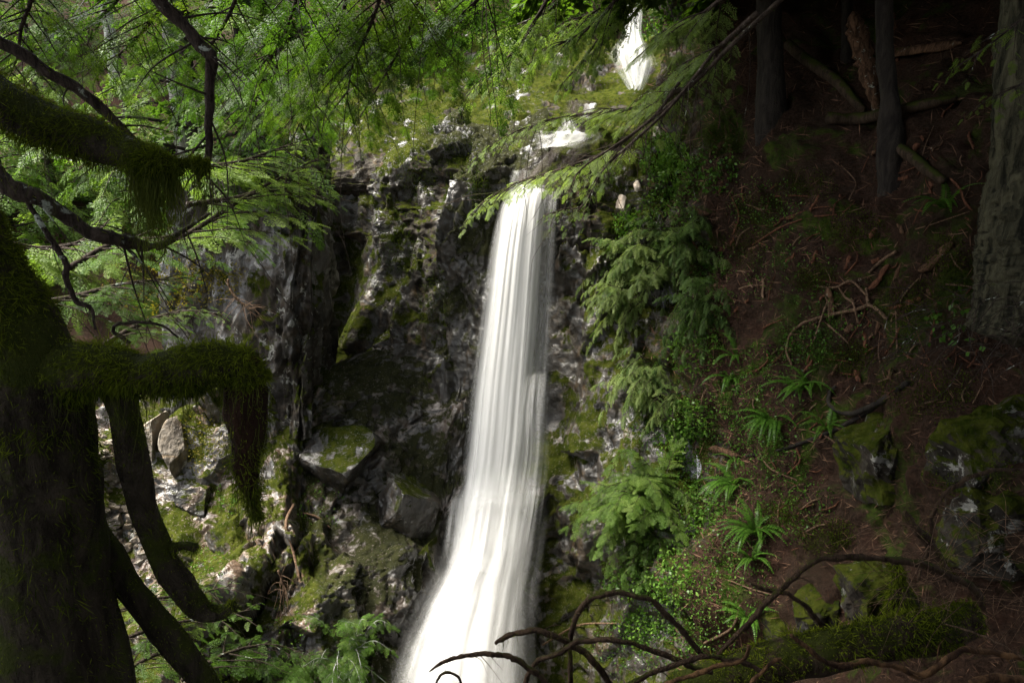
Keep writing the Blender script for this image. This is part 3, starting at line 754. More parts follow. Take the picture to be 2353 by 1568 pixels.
# ------------------------------------------------------------------ plants of the gorge edge and the slope
r7 = np.random.default_rng(77)
def leafy(pts, nrm, r, ln, wd, tint=.5):
    """small ovate leaves standing off the ground at points"""
    n = len(pts)
    d = unit(nrm + r.normal(0, .8, (n, 3)) + np.array([-.3, -.4, .2]))
    up = unit(nrm + r.normal(0, .5, (n, 3)))
    s = unit(np.cross(d, up)); L = (ln * r.uniform(.6, 1.2, n))[:, None]; W = (wd * r.uniform(.7, 1.2, n))[:, None]
    return np.stack([pts, pts + d * L * .5 + s * W * .5, pts + d * L - up * L * .15, pts + d * L * .5 - s * W * .5], 1)
def shrub(name, label, px, py, size, mat, protos, seed, n=26, out=(-.8, -.5, .1), tint=.5, group=None, cat='shrub', psc=.6, hang=.5, spread=.9, wood=None):
    r = np.random.default_rng(seed)
    b, nn = hit(px, py)
    t = thing(name, label, cat, b, group)
    w, c = MB(), MB()
    o = unit(np.asarray(out, float))
    for i in range(n):
        d = unit(o + r.normal(0, spread, 3) * np.array([1, .8, .8])); ln = size * r.uniform(.45, 1.1)
        if d @ nn < -.1: d = d - nn * 1.2 * (d @ nn); d = unit(d)
        bb = b + r.normal(0, size * .13, 3)
        e = bb + d * ln - np.array([0, 0, hang * ln * r.uniform(.3, 1)])
        bough(c, w, [bb, bb + d * ln * .55, e], .010, ln * .34, max(8, int(ln * 19)), protos, r, tint, .35, .1, psc)
    obj('stems', w, wood or M_twig, t); obj('foliage', c, mat, t)
    return t
CE = 'cedar shrubs hanging from the gorge edge'
shrub('cedar_shrub', 'large drooping cedar on the gorge edge level with the upper half of the fall', 1510, 600, 1.5, M_cedar, CEDAR, 1, 46, (-.8, -.5, .15), .75, CE)
shrub('cedar_shrub', 'uppermost cedar clump just under the bright leafy patch', 1570, 545, 1.3, M_cedar, CEDAR, 2, 30, (-.4, -.8, .1), .5, CE)
shrub('cedar_shrub', 'dark cedar hanging inland of the large drooping cedar', 1610, 690, 1.2, M_cedar, CEDAR, 3, 26, (-.3, -.8, 0), .35, CE)
shrub('cedar_shrub', 'bright tipped cedar reaching furthest towards the fall', 1450, 690, 1.2, M_cedar, CEDAR, 4, 30, (-.9, -.5, .1), .9, CE)
shrub('cedar_shrub', 'narrow cedar hanging below the large drooping cedar', 1500, 850, 1.2, M_cedar, CEDAR, 5, 30, (-.6, -.6, 0), .8, CE)
shrub('cedar_shrub', 'lowest cedar tuft over the wet rock shelf', 1530, 920, .9, M_cedar, CEDAR, 6, 20, (-.5, -.6, 0), .7, CE)
shrub('hemlock_shrub', 'rounded bright green hemlock bush low on the gorge edge', 1480, 1140, 1.3, M_hem, FINE, 7, 95, (-.55, -.7, .25), .66)
shrub('hemlock_shrub', 'lower half of green hemlock growth hanging under the rounded bush', 1500, 1240, .9, M_hem, FINE, 8, 40, (-.4, -.7, 0), .5)
shrub('hemlock_shrub', 'feathery young hemlock at the foot of the rock bank near the white foam', 800, 1500, 1.1, M_hem, FINE, 9, 34, (.25, -.5, .6), .45, wood=M_pale)
shrub('hemlock_shrub', 'low hemlock growth in the bottom corner of the rock bank', 690, 1560, 1.0, M_hem, FINE, 10, 26, (0, -.5, .5), .4)

def mound(name, label, region, n, size, mat, seed, tint=.5, lift=.02, kind='stuff', cat=None, blades=3, spreadz=.12):
    """leaf clumps rooted on the ground inside a patch of it, thinning out towards its rim"""
    r = np.random.default_rng(seed); px, py, rx, ry = region
    mb = MB(); P_, N_ = [], []
    for i in range(n):
        a, q = r.uniform(0, 2 * math.pi), r.uniform(0, 1) ** .6
        p, nn = hit(px + rx * q * math.cos(a), py + ry * q * math.sin(a))
        for k in range(blades):
            P_.append(p + nn * (lift + abs(r.normal(0, spreadz))) + r.normal(0, .05, 3)); N_.append(nn)
    Q = leafy(np.array(P_), np.array(N_), r, size, size * .62)
    mb.strips(Q, np.clip(tint + r.normal(0, .22, len(Q)), 0, 1))
    o = obj(name, mb, mat)
    if kind: o['kind'] = kind; o['label'] = label
    else: tag(o, label, cat)
    return o
mound('salal_bush', 'glossy round leaved salal bush brightly lit beside the lip of the fall', (1535, 385, 62, 65), 420, .11, M_broad, 31, .75, kind=None, cat='bush', blades=4, spreadz=.18)
mound('salal_bush', 'small glossy leaved bush under the white lichen rock', (1440, 520, 32, 32), 130, .09, M_broad, 32, .7, kind=None, cat='bush', blades=3)
mound('salal_bush', 'dull leaved bush inland of the bright salal', (1640, 400, 60, 55), 160, .10, M_broad, 33, .4, kind=None, cat='bush', blades=2)
for k, g in enumerate([(1640, 900, 90, 70), (1700, 960, 70, 60), (1590, 1010, 80, 60), (1560, 1100, 60, 60), (1640, 1130, 80, 70), (1650, 1250, 110, 80), (1600, 1350, 90, 90), (1500, 1400, 70, 70), (1440, 1480, 90, 70), (1540, 1480, 80, 60), (1850, 790, 60, 40), (1500, 990, 60, 40), (1700, 1180, 90, 100), (1740, 1050, 80, 90), (1690, 1340, 100, 90), (1620, 700, 70, 80), (1760, 860, 90, 70), (1620, 1440, 90, 70), (1800, 620, 130, 90), (1900, 760, 110, 80), (1800, 1000, 80, 80), (1830, 1150, 90, 90), (1760, 470, 90, 60)]):
    mound('ground_cover', 'low small leaved ground cover along the gorge edge', g, 260, .055, M_broad, 50 + k, .45, .01, blades=2, spreadz=.05)
mound('ground_cover', 'larger heart shaped leaves under the dead twigs by the huge trunk', (2190, 760, 70, 70), 60, .13, M_broad, 70, .35, .05, blades=1)
mound('ground_cover', 'yellowing leaves on the shaded back bank', (480, 640, 90, 60), 420, .06, mat_leaf('yellow_leaves', (.05, .05, .008), (.12, .10, .015), (.22, .16, .02), .3), 71, .5, .03, blades=2, spreadz=.08)
mound('ground_cover', 'yellow green leaves on the bank behind the mossy arm', (340, 660, 110, 70), 500, .07, bpy.data.materials['yellow_leaves'], 72, .6, .05, blades=2, spreadz=.15)
mound('ground_cover', 'small leaves on the mossy bank under the hanging stub', (460, 1010, 60, 70), 300, .05, bpy.data.materials['yellow_leaves'], 73, .4, .02, blades=2, spreadz=.05)

def frond_mesh(L, seed):
    r = np.random.default_rng(seed); mb = MB(); n = 26
    t = np.linspace(0, 1, n)
    pos = np.stack([L * (t - .12 * t ** 3), .05 * L * np.sin(t * 3 + seed), L * (.42 * t - .75 * t ** 2.2)], -1)
    T = unit(np.gradient(pos, axis=0)); S = unit(np.cross(T, [0, 0, 1.])); U = np.cross(S, T)
    for sd in (-1, 1):
        ln = L * .17 * np.minimum(1, .35 + 4 * t) * (1.02 - t) ** .7
        d = S * sd * .9 + T * .35 - U * .25 + r.normal(0, .06, (n, 3))
        mb.strips(kites(pos, d, U, ln, np.full(n, L * .040)), np.clip(.5 + r.normal(0, .15, n), 0, 1))
    tube(mb, pos[::5], [L * .008, L * .003], 4, 12, tint=.2)
    return mb.mesh('frond')
FR = [frond_mesh(.75, s) for s in range(6)]
for m in FR: m.materials.append(M_fern)
def fern(px, py, n, s, seed, label):
    r = np.random.default_rng(seed); p, nn = hit(px, py)
    t = thing('sword_fern', label, 'fern', p + nn * .02, 'sword ferns on the slope')
    for i in range(n):
        o = bpy.data.objects.new('frond', FR[r.integers(6)]); COL.objects.link(o); o.parent = t
        a = 2 * math.pi * i / n + r.normal(0, .2)
        q = Vector(unit(np.array([math.cos(a), math.sin(a), .35 + .4 * r.uniform()]) + nn * .5 + np.array([-.35, -.2, -.25]))).to_track_quat('X', 'Z')
        o.rotation_mode = 'QUATERNION'; o.rotation_quaternion = q; k = s * r.uniform(.7, 1.1); o.scale = (k, k, k)
for i, (a, b, n, s, lab) in enumerate([
    (1690, 1115, 13, 1.05, 'sword fern in the shade just inland of the rounded hemlock bush'), (1735, 1225, 14, 1.05, 'sword fern spreading many arched fronds below its neighbour on the bare litter'),
    (1725, 1285, 7, .8, 'small sword fern hanging at the foot of the many fronded one'), (1775, 965, 12, 1.1, 'sword fern with long fronds above the curved dark root'),
    (1835, 895, 11, 1.0, 'sword fern under the long pale curved stick'), (1690, 820, 7, .8, 'small sword fern high on the slope by the bare twigs'),
    (1860, 880, 8, .8, 'sword fern with two upright fronds beside the pale stick end'), (1680, 870, 8, .9, 'sword fern among small leaves near the gorge edge'),
    (1900, 985, 7, .8, 'sword fern growing at the edge of the mossy outcrop'), (1715, 1420, 8, .8, 'sword fern below the long arched dead limb'),
    (2170, 480, 8, 1.0, 'sword fern in deep shade next to the huge furrowed trunk'), (1690, 1060, 6, .7, 'tiny sword fern above the big shaded fern')]):
    fern(a, b, n, s, 300 + i, lab)

M_shoot = mat_leaf('moss_cushion', (.013, .023, .003), (.040, .054, .007), (.078, .092, .012), .3, .9, 1.5, .02)
for k, g in enumerate([(1850, 430, 70, 40), (1960, 530, 80, 50), (2080, 700, 70, 60), (1960, 820, 60, 40), (1870, 640, 50, 25), (2180, 620, 50, 80), (1750, 480, 60, 40), (1720, 560, 50, 60), (2130, 900, 120, 60), (1900, 1230, 70, 40), (2230, 1080, 100, 60), (1640, 780, 40, 60), (1800, 1180, 50, 40), (1650, 330, 50, 40)]):
    mound('moss_cushions', 'soft green moss cushions on the dark slope', g, 640, .030, M_shoot, 110 + k, .5, .005, blades=3, spreadz=.03)
for k, g in enumerate([(1120, 200, 100, 35), (1010, 260, 90, 40), (900, 300, 60, 50), (1180, 150, 70, 30), (1060, 360, 50, 60), (960, 400, 50, 60), (1400, 420, 40, 60), (1000, 700, 40, 90), (920, 560, 50, 80), (1410, 560, 40, 50), (1100, 440, 25, 50)]):
    mound('ledge_moss', 'golden green moss and small leaves on the wet ledge', g, 300, .045, M_shoot, 130 + k, .2, .005, blades=3, spreadz=.04)
for k, g in enumerate([(1540, 480, 70, 60), (1600, 800, 60, 60), (1590, 960, 50, 50), (1560, 1010, 40, 60), (1600, 1180, 70, 60), (1540, 1330, 60, 60), (1480, 1440, 60, 50), (1620, 620, 50, 50), (1440, 1330, 50, 40)]):
    mound('edge_leaves', 'fresh green leaves in the strip of growth along the gorge edge', g, 260, .085, M_broad, 150 + k, .65, .02, blades=2, spreadz=.09)

for k, g in enumerate([(1330, 40, 130, 50), (1180, 70, 110, 50), (1500, 60, 80, 60), (960, 120, 120, 60), (600, 200, 110, 70), (760, 60, 120, 60), (420, 120, 120, 70), (120, 420, 120, 60), (60, 600, 100, 90), (300, 480, 90, 60)]):
    mound('hill_undergrowth', 'green undergrowth on the hill beyond the gorge', g, 300, .16, M_broad if k % 2 else M_hem, 170 + k, .28, .05, blades=3, spreadz=.30)

# small shoots on the rocks of the bank
for k, g in enumerate([(735, 1160, 60, 60), (520, 1150, 30, 30), (480, 1300, 40, 40), (650, 1450, 60, 60)]):
    mound('rock_plants', 'tiny green shoots in the cracks of the rock bank', g, 50, .06, M_broad, 90 + k, .7, .02, blades=2, spreadz=.04)

# ------------------------------------------------------------------ litter on the slope
M_stick = mat_bark('pale_stick', (.060, .038, .025), (.21, .135, .085), 0, 0, 40)
M_redwood = mat_bark('red_splinter', (.045, .018, .011), (.150, .068, .038), 0, 0, 22, (1, 1, .2))
M_slab = mat_bark('weathered_slab', (.035, .020, .012), (.15, .085, .05), .1, .1, 14, (1, 1, .08), .06)
M_log = mat_bark('mossy_log', (.018, .012, .008), (.060, .042, .028), .55, 0, 12)
def ground_stick(name, label, cat, pts, rpx, mat, lift=.03, group=None, sides=6, rough=.15):
    """a stick or log lying over the ground at the listed places (px, py[, height above the ground])"""
    w = []
    for q in pts:
        p, n = hit(q[0], q[1]); w.append(p + n * lift + (np.array([0, 0, q[2]]) if len(q) > 2 else 0))
    w = np.array(w); r0 = pxr(rpx, w[0])
    mb = MB(); tube(mb, w, [r0, r0, r0 * .7], sides, rough=rough, seed=len(COL.objects))
    return tag(obj(name, mb, mat, smooth=True), label, cat, group)
pl = [
    ([(2043, 732), (2020, 715), (2002, 704), (1971, 710), (1923, 720), (1875, 734), (1840, 754, .05), (1816, 778, .08), (1810, 812, .05), (1823, 840)], 4.5, 'long pale stick bent in a wide hook on the dark slope'),
    ([(2002, 704), (1994, 680), (1991, 662)], 4, 'short pale stick standing at the fork of the hooked one'),
    ([(1991, 676), (1957, 658, .05), (1923, 657), (1880, 656)], 3, 'thin pale stick running from the fork towards the fall'),
    ([(1973, 740), (1965, 705, .04), (1945, 680), (1930, 655)], 3, 'crooked pale stick crossing behind the hooked one'),
    ([(1905, 740), (1900, 700), (1875, 780)], 2.6, 'straight thin pale stick under the hooked one'),
    ([(1903, 748), (1930, 770), (1950, 790)], 2.4, 'short pale stick under the curve of the hooked one'),
    ([(2060, 580), (2030, 600), (2000, 625)], 4, 'stout pale stick pointing at the broken red slab'),
]
for pts, w, lab in pl: ground_stick('stick', lab, 'stick', pts, w, M_stick, .05, 'pale sticks on the slope')
rr = np.random.default_rng(9)
for i in range(170):
    px, py = rr.uniform(1600, 2300), rr.uniform(330, 1350)
    if px > 1900 and py > 950: continue
    a = rr.normal(-.9, .75); L = rr.uniform(12, 60) if rr.random() < .8 else rr.uniform(60, 130)
    ground_stick('fallen_stick', 'thin reddish brown stick lying among many on the needle covered slope', 'stick',
                 [(px, py), (px + L * .5 * math.cos(a) + rr.normal(0, L * .13), py + L * .5 * math.sin(a) + rr.normal(0, L * .06)), (px + L * math.cos(a), py + L * math.sin(a))],
                 rr.uniform(1.0, 2.3), M_stick if rr.random() < .45 else M_redwood, .03, 'sticks strewn over the slope', 5)
def plank(label, a, b, wpx, mat, lift=.05, thick=.3, group='broken planks of red wood'):
    """a flat splintered plank lying on the slope"""
    (p, n), (q, n2) = hit(*a), hit(*b)
    p = p + n * lift; q = q + n2 * lift
    d = unit(q - p); s = unit(np.cross(d, n)); w = pxr(wpx, p) * .5; h = np.cross(s, d) * w * thick
    r = np.random.default_rng(int(a[0])); mb = MB(); m = 16
    t = np.linspace(0, 1, m)[:, None]; c = p + (q - p) * t + np.cross(s, d) * .02 * np.sin(t * 7)
    wl, wr = w * (.75 + .35 * r.random((m, 1))), w * (.75 + .35 * r.random((m, 1)))
    for e, v in ((0, .15), (1, .55), (-1, .1), (-2, .5)): wl[e] *= v; wr[e] *= v + .2
    ring = np.stack([c - s * wl + h, c + s * wr + h * .7, c + s * wr - h, c - s * wl - h], 1)
    i, j = np.meshgrid(np.arange(m - 1), np.arange(4), indexing='ij')
    mb.quads(ring.reshape(-1, 3), np.stack([i * 4 + j, i * 4 + (j + 1) % 4, (i + 1) * 4 + (j + 1) % 4, (i + 1) * 4 + j], -1))
    mb.quads(ring[[0, -1]].reshape(-1, 3), [[0, 1, 2, 3], [4, 5, 6, 7]])
    return tag(obj('broken_plank', mb, mat), label, 'plank', group)
for a, b, w, m, lab in [
    ((2050, 606), (1995, 670), 15, M_redwood, 'largest red splintered plank next to the forked pale stick'), ((2190, 565), (2110, 630), 26, M_slab, 'wide dark plank below the huge furrowed trunk'),
    ((1878, 575), (1868, 610), 9, M_redwood, 'short upright red splinter high on the litter'), ((1955, 590), (1942, 622), 8, M_redwood, 'small pinkish splinter near the upright one'),
    ((2078, 700), (2045, 708), 7, M_redwood, 'red chip lying flat below the long plank'), ((1993, 800), (1990, 762), 8, M_redwood, 'red chip under the curve of the pale stick'),
    ((1980, 880), (1968, 850), 13, M_redwood, 'square dark red bark chunk at middle of the slope'), ((1915, 720), (1900, 660), 18, M_slab, 'dark rotten slab behind the pale sticks'),
    ((1757, 690), (1757, 640), 6, M_stick, 'twin upright splinter standing near the cedar'), ((1700, 1045), (1630, 1030), 20, M_slab, 'long rotten plank lying across the slope foot'),
    ((2010, 770), (2075, 600), 10, M_slab, 'narrow dark plank half buried by the moss patch'), ((1690, 715), (1720, 690), 7, M_redwood, 'little red plank at the gorge side of the slope'),
    ((2170, 270), (2190, 230), 9, M_redwood, 'orange chip lying by the mossy log end'), ((2065, 145), (2050, 40), 15, M_redwood, 'upright red snag behind the black trunk'),
    ((2235, 478), (2185, 412), 9, M_redwood, 'long thin orange splinter leaning beside the huge trunk'), ((2030, 130), (2210, 105), 20, M_slab, 'grey brown log piece lying behind the red snag'),
    ((1480 + 150, 490), (1580, 480), 13, M_slab, 'curved grey root like slab at the salal edge')]:
    plank(lab, a, b, w, m)
r = np.random.default_rng(21)
for i in range(46):
    px, py = r.uniform(1640, 2280), r.uniform(340, 900); a = r.normal(-.9, .7); L = r.uniform(12, 42)
    plank('small dark chunk of rotten red bark among others on the needle covered slope', (px, py), (px + L * math.cos(a), py + L * math.sin(a)), r.uniform(4, 13), M_redwood if r.random() < .45 else M_slab, .02, .4, 'bark chunks on the slope')
for i, (pts, w, lab) in enumerate([([(668, 1160), (661, 1205), (668, 1260), (690, 1325)], 3.5, 'curved brown stick standing on the rock bank'), ([(698, 1178), (725, 1188), (755, 1215)], 3, 'pale brown stick lying across the bank above the curved one'),
    ([(1250, 1480), (1330, 1440), (1420, 1430)], 2.5, 'thin dead twig lying on the wet rock right of the foam'), ([(1620, 1470), (1680, 1440), (1700, 1390)], 3, 'brown stick lying near the foot of the arched limb')]):
    ground_stick('stick', lab, 'stick', pts, w, M_stick, .05)
# the tall leaning slab
p0, p1 = hit(2017, 262)[0], P(1958, 30, hit(2017, 262)[0][1] + .8)
r = np.random.default_rng(4); d = unit(p1 - p0); s = unit(np.cross(d, [0, 1, 0])); f = np.cross(s, d); m = 30
t = np.linspace(-.03, 1, m)[:, None]; c = p0 + (p1 - p0) * t
w = np.interp(t[:, 0], [0, .2, .7, .9, 1], [.05, .12, .20, .17, .04])[:, None] * (1 + .15 * r.normal(0, 1, (m, 1)))
ring = np.stack([c - s * w + f * .05, c + s * w + f * .03, c + s * w - f * .06, c - s * w - f * .05], 1)
i, j = np.meshgrid(np.arange(m - 1), np.arange(4), indexing='ij'); mb = MB()
mb.quads(ring.reshape(-1, 3), np.stack([i * 4 + j, i * 4 + (j + 1) % 4, (i + 1) * 4 + (j + 1) % 4, (i + 1) * 4 + j], -1)); mb.quads(ring[[0, -1]].reshape(-1, 3), [[0, 1, 2, 3], [4, 5, 6, 7]])
tag(obj('leaning_slab', mb, M_slab), 'tall pointed slab of red brown wood leaning against the black trunk', 'wood slab')
ground_stick('fallen_pole', 'mossy fallen pole slanting down from the swollen tree towards the black trunk', 'log', [(1803, 161, .45), (1860, 195, .4), (1930, 232, .35), (1992, 268, .1)], 12, M_log, .12, sides=10)
ground_stick('mossy_log', 'long mossy log lying level behind the black trunk', 'log', [(1900, 282), (1990, 275), (2080, 262), (2200, 236)], 13, M_log, .12, sides=10)
ground_stick('mossy_log', 'short mossy log running downhill from the foot of the black trunk', 'log', [(2070, 336), (2108, 363), (2140, 390), (2166, 420)], 12, M_log, .1, sides=10)
ground_stick('dark_root', 'curved dark root looping under the mossy outcrop', 'root', [(2085, 880), (2030, 925), (1960, 948), (1915, 935), (1910, 905), (1925, 890)], 7, M_bark, .06, sides=8)
ground_stick('dark_root', 'dark straight root running down from the outcrop to the gorge edge', 'root', [(2070, 895), (1990, 950), (1900, 1000), (1800, 1035), (1720, 1045)], 6, M_bark, .05, sides=8)

# fine litter: needles, twigs and bark crumbs nobody could count
q = SLOPE[::1, ::1].reshape(-1, 3); N = grid_normals(SLOPE).reshape(-1, 3)
sel = rr.integers(0, len(q), 16000); p = q[sel] + N[sel] * .015
tang = unit(np.cross(N[sel], rr.normal(0, 1, (len(sel), 3)) + np.array([.6, .6, .9])))
mb = MB(); mb.strips(kites(p, tang + N[sel] * rr.uniform(0, .3, (len(sel), 1)), N[sel], rr.uniform(.04, .22, len(sel)) * (p[:, 1] / 9), rr.uniform(.006, .013, len(sel)) * (p[:, 1] / 9)), rr.uniform(0, 1, len(sel)))
M_lit = mat_leaf('dry_litter', (.025, .012, .008), (.07, .036, .022), (.17, .10, .06), .0, .9)
struct(obj('twig_litter', mb, M_lit), 'fine brown needles and twigs covering the slope', 'stuff')

# ------------------------------------------------------------------ boughs hanging into the picture
def limb(name, label, path, rpx, side, n, protos, mat, seed, tint=.5, psc=.6, droop=.3, wood=None, cat='branch', group=None, twigs=0, bare=0.0, moss=None, flat=(0, 0, 1), start=.1, sub=0, tw=.35):
    """one conifer limb: stem, side limbs with sprays, bare hanging twigs; path rows (px, py, distance)"""
    r = np.random.default_rng(seed)
    w = np.array([P(*q) for q in path]); r0 = pxr(rpx, w[0])
    t = thing(name, label, cat, w[0], group)
    wb, lb = MB(), MB()
    S, SN = tube(wb, w, [r0, r0 * .7, r0 * .2], 8, rough=.12, seed=seed)
    if sub:
        pts = cr(w, 60); T = unit(np.gradient(pts, axis=0)); L = np.linalg.norm(np.diff(pts, axis=0), axis=1).sum()
        for i in range(sub):
            f = max(bare, start) + (1 - max(bare, start)) * (i + r.uniform(0, .8)) / sub
            k = min(59, int(f * 59)); lat = unit(np.cross(flat, T[k])) * (1 if i % 2 else -1)
            ln = side * (1.15 - .75 * f) * r.uniform(.7, 1.1)
            d = unit(T[k] * .75 + lat * .7 + r.normal(0, .12, 3) - np.array([0, 0, droop * .5]))
            bough(lb, wb, [pts[k], pts[k] + d * ln * .5, pts[k] + d * ln - np.array([0, 0, droop * ln * .5])], r0 * .35, ln * .42, max(5, int(ln * n)), protos, r, tint, droop, .08, psc, flat, tw)
    else:
        bough(lb, None, w, r0, side, n, protos, r, tint, droop, start, psc, flat, tw, bare)
    pts = cr(w, 60); T = unit(np.gradient(pts, axis=0))
    for i in range(twigs):
        k = r.integers(6, 56); d = unit(T[k] * .5 + r.normal(0, .6, 3) - np.array([0, 0, .7])); ln = side * r.uniform(.5, 1.5)
        tube(wb, [pts[k], pts[k] + d * ln * .4 + r.normal(0, .03, 3), pts[k] + d * ln * .8 - np.array([0, 0, .15 * ln]) + r.normal(0, .05, 3), pts[k] + d * ln - np.array([0, 0, .35 * ln])], [r0 * .22, r0 * .15, r0 * .06], 4, 10)
    obj('stem', wb, wood or M_twig, t, smooth=True)
    if moss:
        mbm = MB(); fuzz(mbm, S, SN, moss, r, (.02, .06), .008, up_only=True, sides=8); obj('moss', mbm, M_mossfuzz, t)['kind'] = 'stuff'
    obj('foliage', lb, mat, t)
    return t
M_mossfuzz = mat_moss('moss_fuzz')
def fuzz(mb, S, N, n, r, ln=(.03, .09), wd=.004, up_only=False, hang=.4, sides=1):
    """short moss blades all over a surface given by samples and normals"""
    i = r.integers(0, len(S), n)
    if up_only: i = i[(N[i][:, 2] > -.2)]
    f = r.random((len(i), 1)); j = np.clip(i + sides, 0, len(S) - 1)
    p = S[i] * (1 - f) + S[j] * f + r.normal(0, .006, (len(i), 3)); d = unit(N[i] * .6 + r.normal(0, .55, (len(i), 3)) - np.array([0, 0, hang + .15]))
    g = .8 * fbm(p * 7, 3, s=5) + .5 * fbm(p * 22, 2, s=8)
    k = g > -.85; p, d, i, g = p[k], d[k], i[k], g[k]
    mb.strips(kites(p, d, unit(r.normal(0, 1, (len(i), 3))), r.uniform(*ln, len(i)) * np.clip(.75 + 1.1 * g, .2, 2.2), np.full(len(i), wd)), np.clip(.45 + r.normal(0, .25, len(i)) + .2 * N[i][:, 2], 0, 1))

# pale grey green limbs reaching from the slope across the lip of the fall
limb('hemlock_limb', 'long mossy hemlock limb whose pale tip hangs over the stream above the lip', [(1815, -20, 9.2), (1700, 85, 9.6), (1579, 192, 10), (1500, 240, 10.4), (1400, 255, 10.9), (1280, 272, 11.4), (1190, 300, 11.6), (1115, 345, 11.7)], 6.5, 1.0, 13, FINE, M_grey, 401, .75, droop=.28, sub=34, bare=.30, moss=700, start=.32, twigs=10)
limb('hemlock_limb', 'lower hemlock limb whose green tip hangs in front of the top of the curtain', [(1700, 85, 9.0), (1579, 205, 9.4), (1476, 290, 9.7), (1400, 345, 10), (1300, 385, 10.3), (1200, 415, 10.5), (1130, 450, 10.5), (1080, 492, 10.5)], 5.5, .95, 13, FINE, M_grey, 402, .8, droop=.30, sub=32, bare=.38, moss=500, start=.35, twigs=16)
limb('hemlock_limb', 'dark arching hemlock limb trailing bare twigs over the right side of the curtain', [(1640, 120, 9.2), (1545, 240, 9.4), (1450, 330, 9.6), (1390, 385, 9.7), (1340, 470, 9.7), (1300, 480, 9.7), (1262, 490, 9.6)], 4.5, .6, 10, FINE, M_grey, 403, .5, droop=.4, sub=22, bare=.35, start=.35, twigs=26)
limb('bare_branch', 'thin dark bare branch curving down beside the salal', [(1560, 190, 9.0), (1500, 270, 9.2), (1420, 330, 9.3), (1345, 380, 9.4), (1315, 420, 9.4), (1310, 470, 9.4)], 4, .35, 8, FINE, M_grey, 404, .35, sub=5, bare=.6, twigs=22)
limb('hemlock_limb', 'dull grey green limb hanging across the right side of the upper cascade', [(1700, -40, 9.5), (1620, 30, 10), (1590, 50, 10.3), (1550, 80, 10.6), (1515, 110, 11.0)], 7, 1.0, 12, FINE, M_grey, 405, .5, droop=.35, sub=26, start=.1)
limb('hemlock_limb', 'grey green limb under the dull one, brushing the foot of the upper cascade', [(1740, 30, 9), (1640, 120, 9.6), (1590, 160, 10), (1540, 195, 10.3), (1490, 225, 10.5)], 7, .9, 12, FINE, M_grey, 406, .5, droop=.35, sub=24, start=.15, twigs=12)
limb('hemlock_limb', 'bright green drooping limb just left of the upper cascade', [(1500, -60, 17), (1420, 0, 17), (1330, 45, 17), (1230, 85, 17), (1130, 125, 17)], 6, 1.7, 6, MIDS, M_hem, 407, .75, droop=.3, sub=18, psc=.7)
limb('hemlock_limb', 'bright green limb tip beside the foot of the upper cascade', [(1530, -60, 18), (1450, 40, 18), (1370, 115, 18), (1315, 165, 18)], 5, 1.2, 6, MIDS, M_hem, 408, .65, droop=.3, sub=10, psc=.7)
for i, (pth, lab) in enumerate([
    ([(1300, -50, 15), (1270, 10, 15), (1230, 40, 15), (1180, 60, 15), (1120, 75, 15)], 'bright feathery limb at the very top left of the cascade'),
    ([(1480, -90, 16), (1390, 30, 16), (1330, 80, 16), (1270, 110, 16), (1210, 150, 16)], 'bright limb sloping down towards the stream ledge'),
    ([(1500, -90, 17), (1420, 30, 17), (1345, 130, 17), (1290, 195, 17)], 'yellow green limb hanging over the mossy ledge beside the cascade'),
    ([(1290, -60, 14.5), (1215, 70, 14.5), (1140, 160, 14.5), (1080, 190, 14.5)], 'green limb hanging over the golden moss of the ledge')]):
    limb('hemlock_limb', lab, pth, 5, 1.3, 7, MIDS, M_hem, 490 + i, .8, droop=.3, sub=16, psc=.7)
# shaded boughs along the top; darker needles and tint paint in some shade
top = [
    ([(1150, -120, 8), (1110, -20, 8.2), (1060, 40, 8.4), (1010, 90, 8.6), (960, 150, 8.8)], 1.5, 'shaded bough hanging at top centre left of the bright limb'),
    ([(1000, -120, 7.5), (960, 0, 7.8), (930, 90, 8.0), (880, 180, 8.3), (830, 265, 8.5)], 1.3, 'shaded bough drooping in front of the dark cleft above the ledge'),
    ([(900, -130, 7), (880, -30, 7.2), (850, 60, 7.4), (810, 150, 7.6), (795, 240, 7.8)], 1.3, 'darkest bough hanging beside the top of the cleft'),
    ([(700, -120, 6.5), (680, 0, 6.8), (650, 80, 7), (600, 150, 7.2), (540, 200, 7.4)], 1.3, 'shaded bough hanging right of the crooked dark branch'),
    ([(820, -130, 7), (790, 20, 7.4), (760, 100, 7.6), (735, 180, 7.8), (725, 250, 8)], 1.3, 'shaded bough ending in front of the rock spur'),
    ([(560, -120, 6), (540, 0, 6.3), (500, 80, 6.6), (450, 150, 6.8), (390, 200, 7)], 1.1, 'shaded bough spreading behind the crooked dark branch'),
    ([(300, -120, 5.5), (280, -20, 5.7), (230, 40, 5.9), (160, 90, 6.1), (90, 120, 6.3)], .9, 'shaded bough over the pale far trunk'),
    ([(60, -100, 5), (70, 0, 5.1), (50, 60, 5.2), (40, 130, 5.3), (20, 180, 5.4)], .8, 'dark bough in the top corner above the mossy limb'),
    ([(420, -90, 5.5), (380, 0, 5.8), (330, 70, 6), (280, 120, 6.2), (230, 170, 6.4)], .9, 'shaded bough crossing in front of the brown slope'),
    ([(640, 60, 8.5), (610, 170, 8.7), (580, 240, 8.9), (560, 320, 9.1)], 1.1, 'dark green bough above the sunlit branch tips'),
    ([(760, 30, 8.4), (720, 150, 8.7), (700, 220, 8.9), (690, 300, 9)], 1.1, 'green bough touching the top of the rock spur'),
]
for i, (pth, sd, lab) in enumerate(top):
    limb('overhanging_bough', lab, pth, 6, sd, 8, FINE, M_hem if i in (0, 3, 5, 6, 9, 10, 11) else M_hemdark, 420 + i, .22 if i in (0, 3, 5, 6, 9, 10, 11) else .5, droop=.18, sub=15, group='shaded boughs along the top', psc=.62, twigs=5)
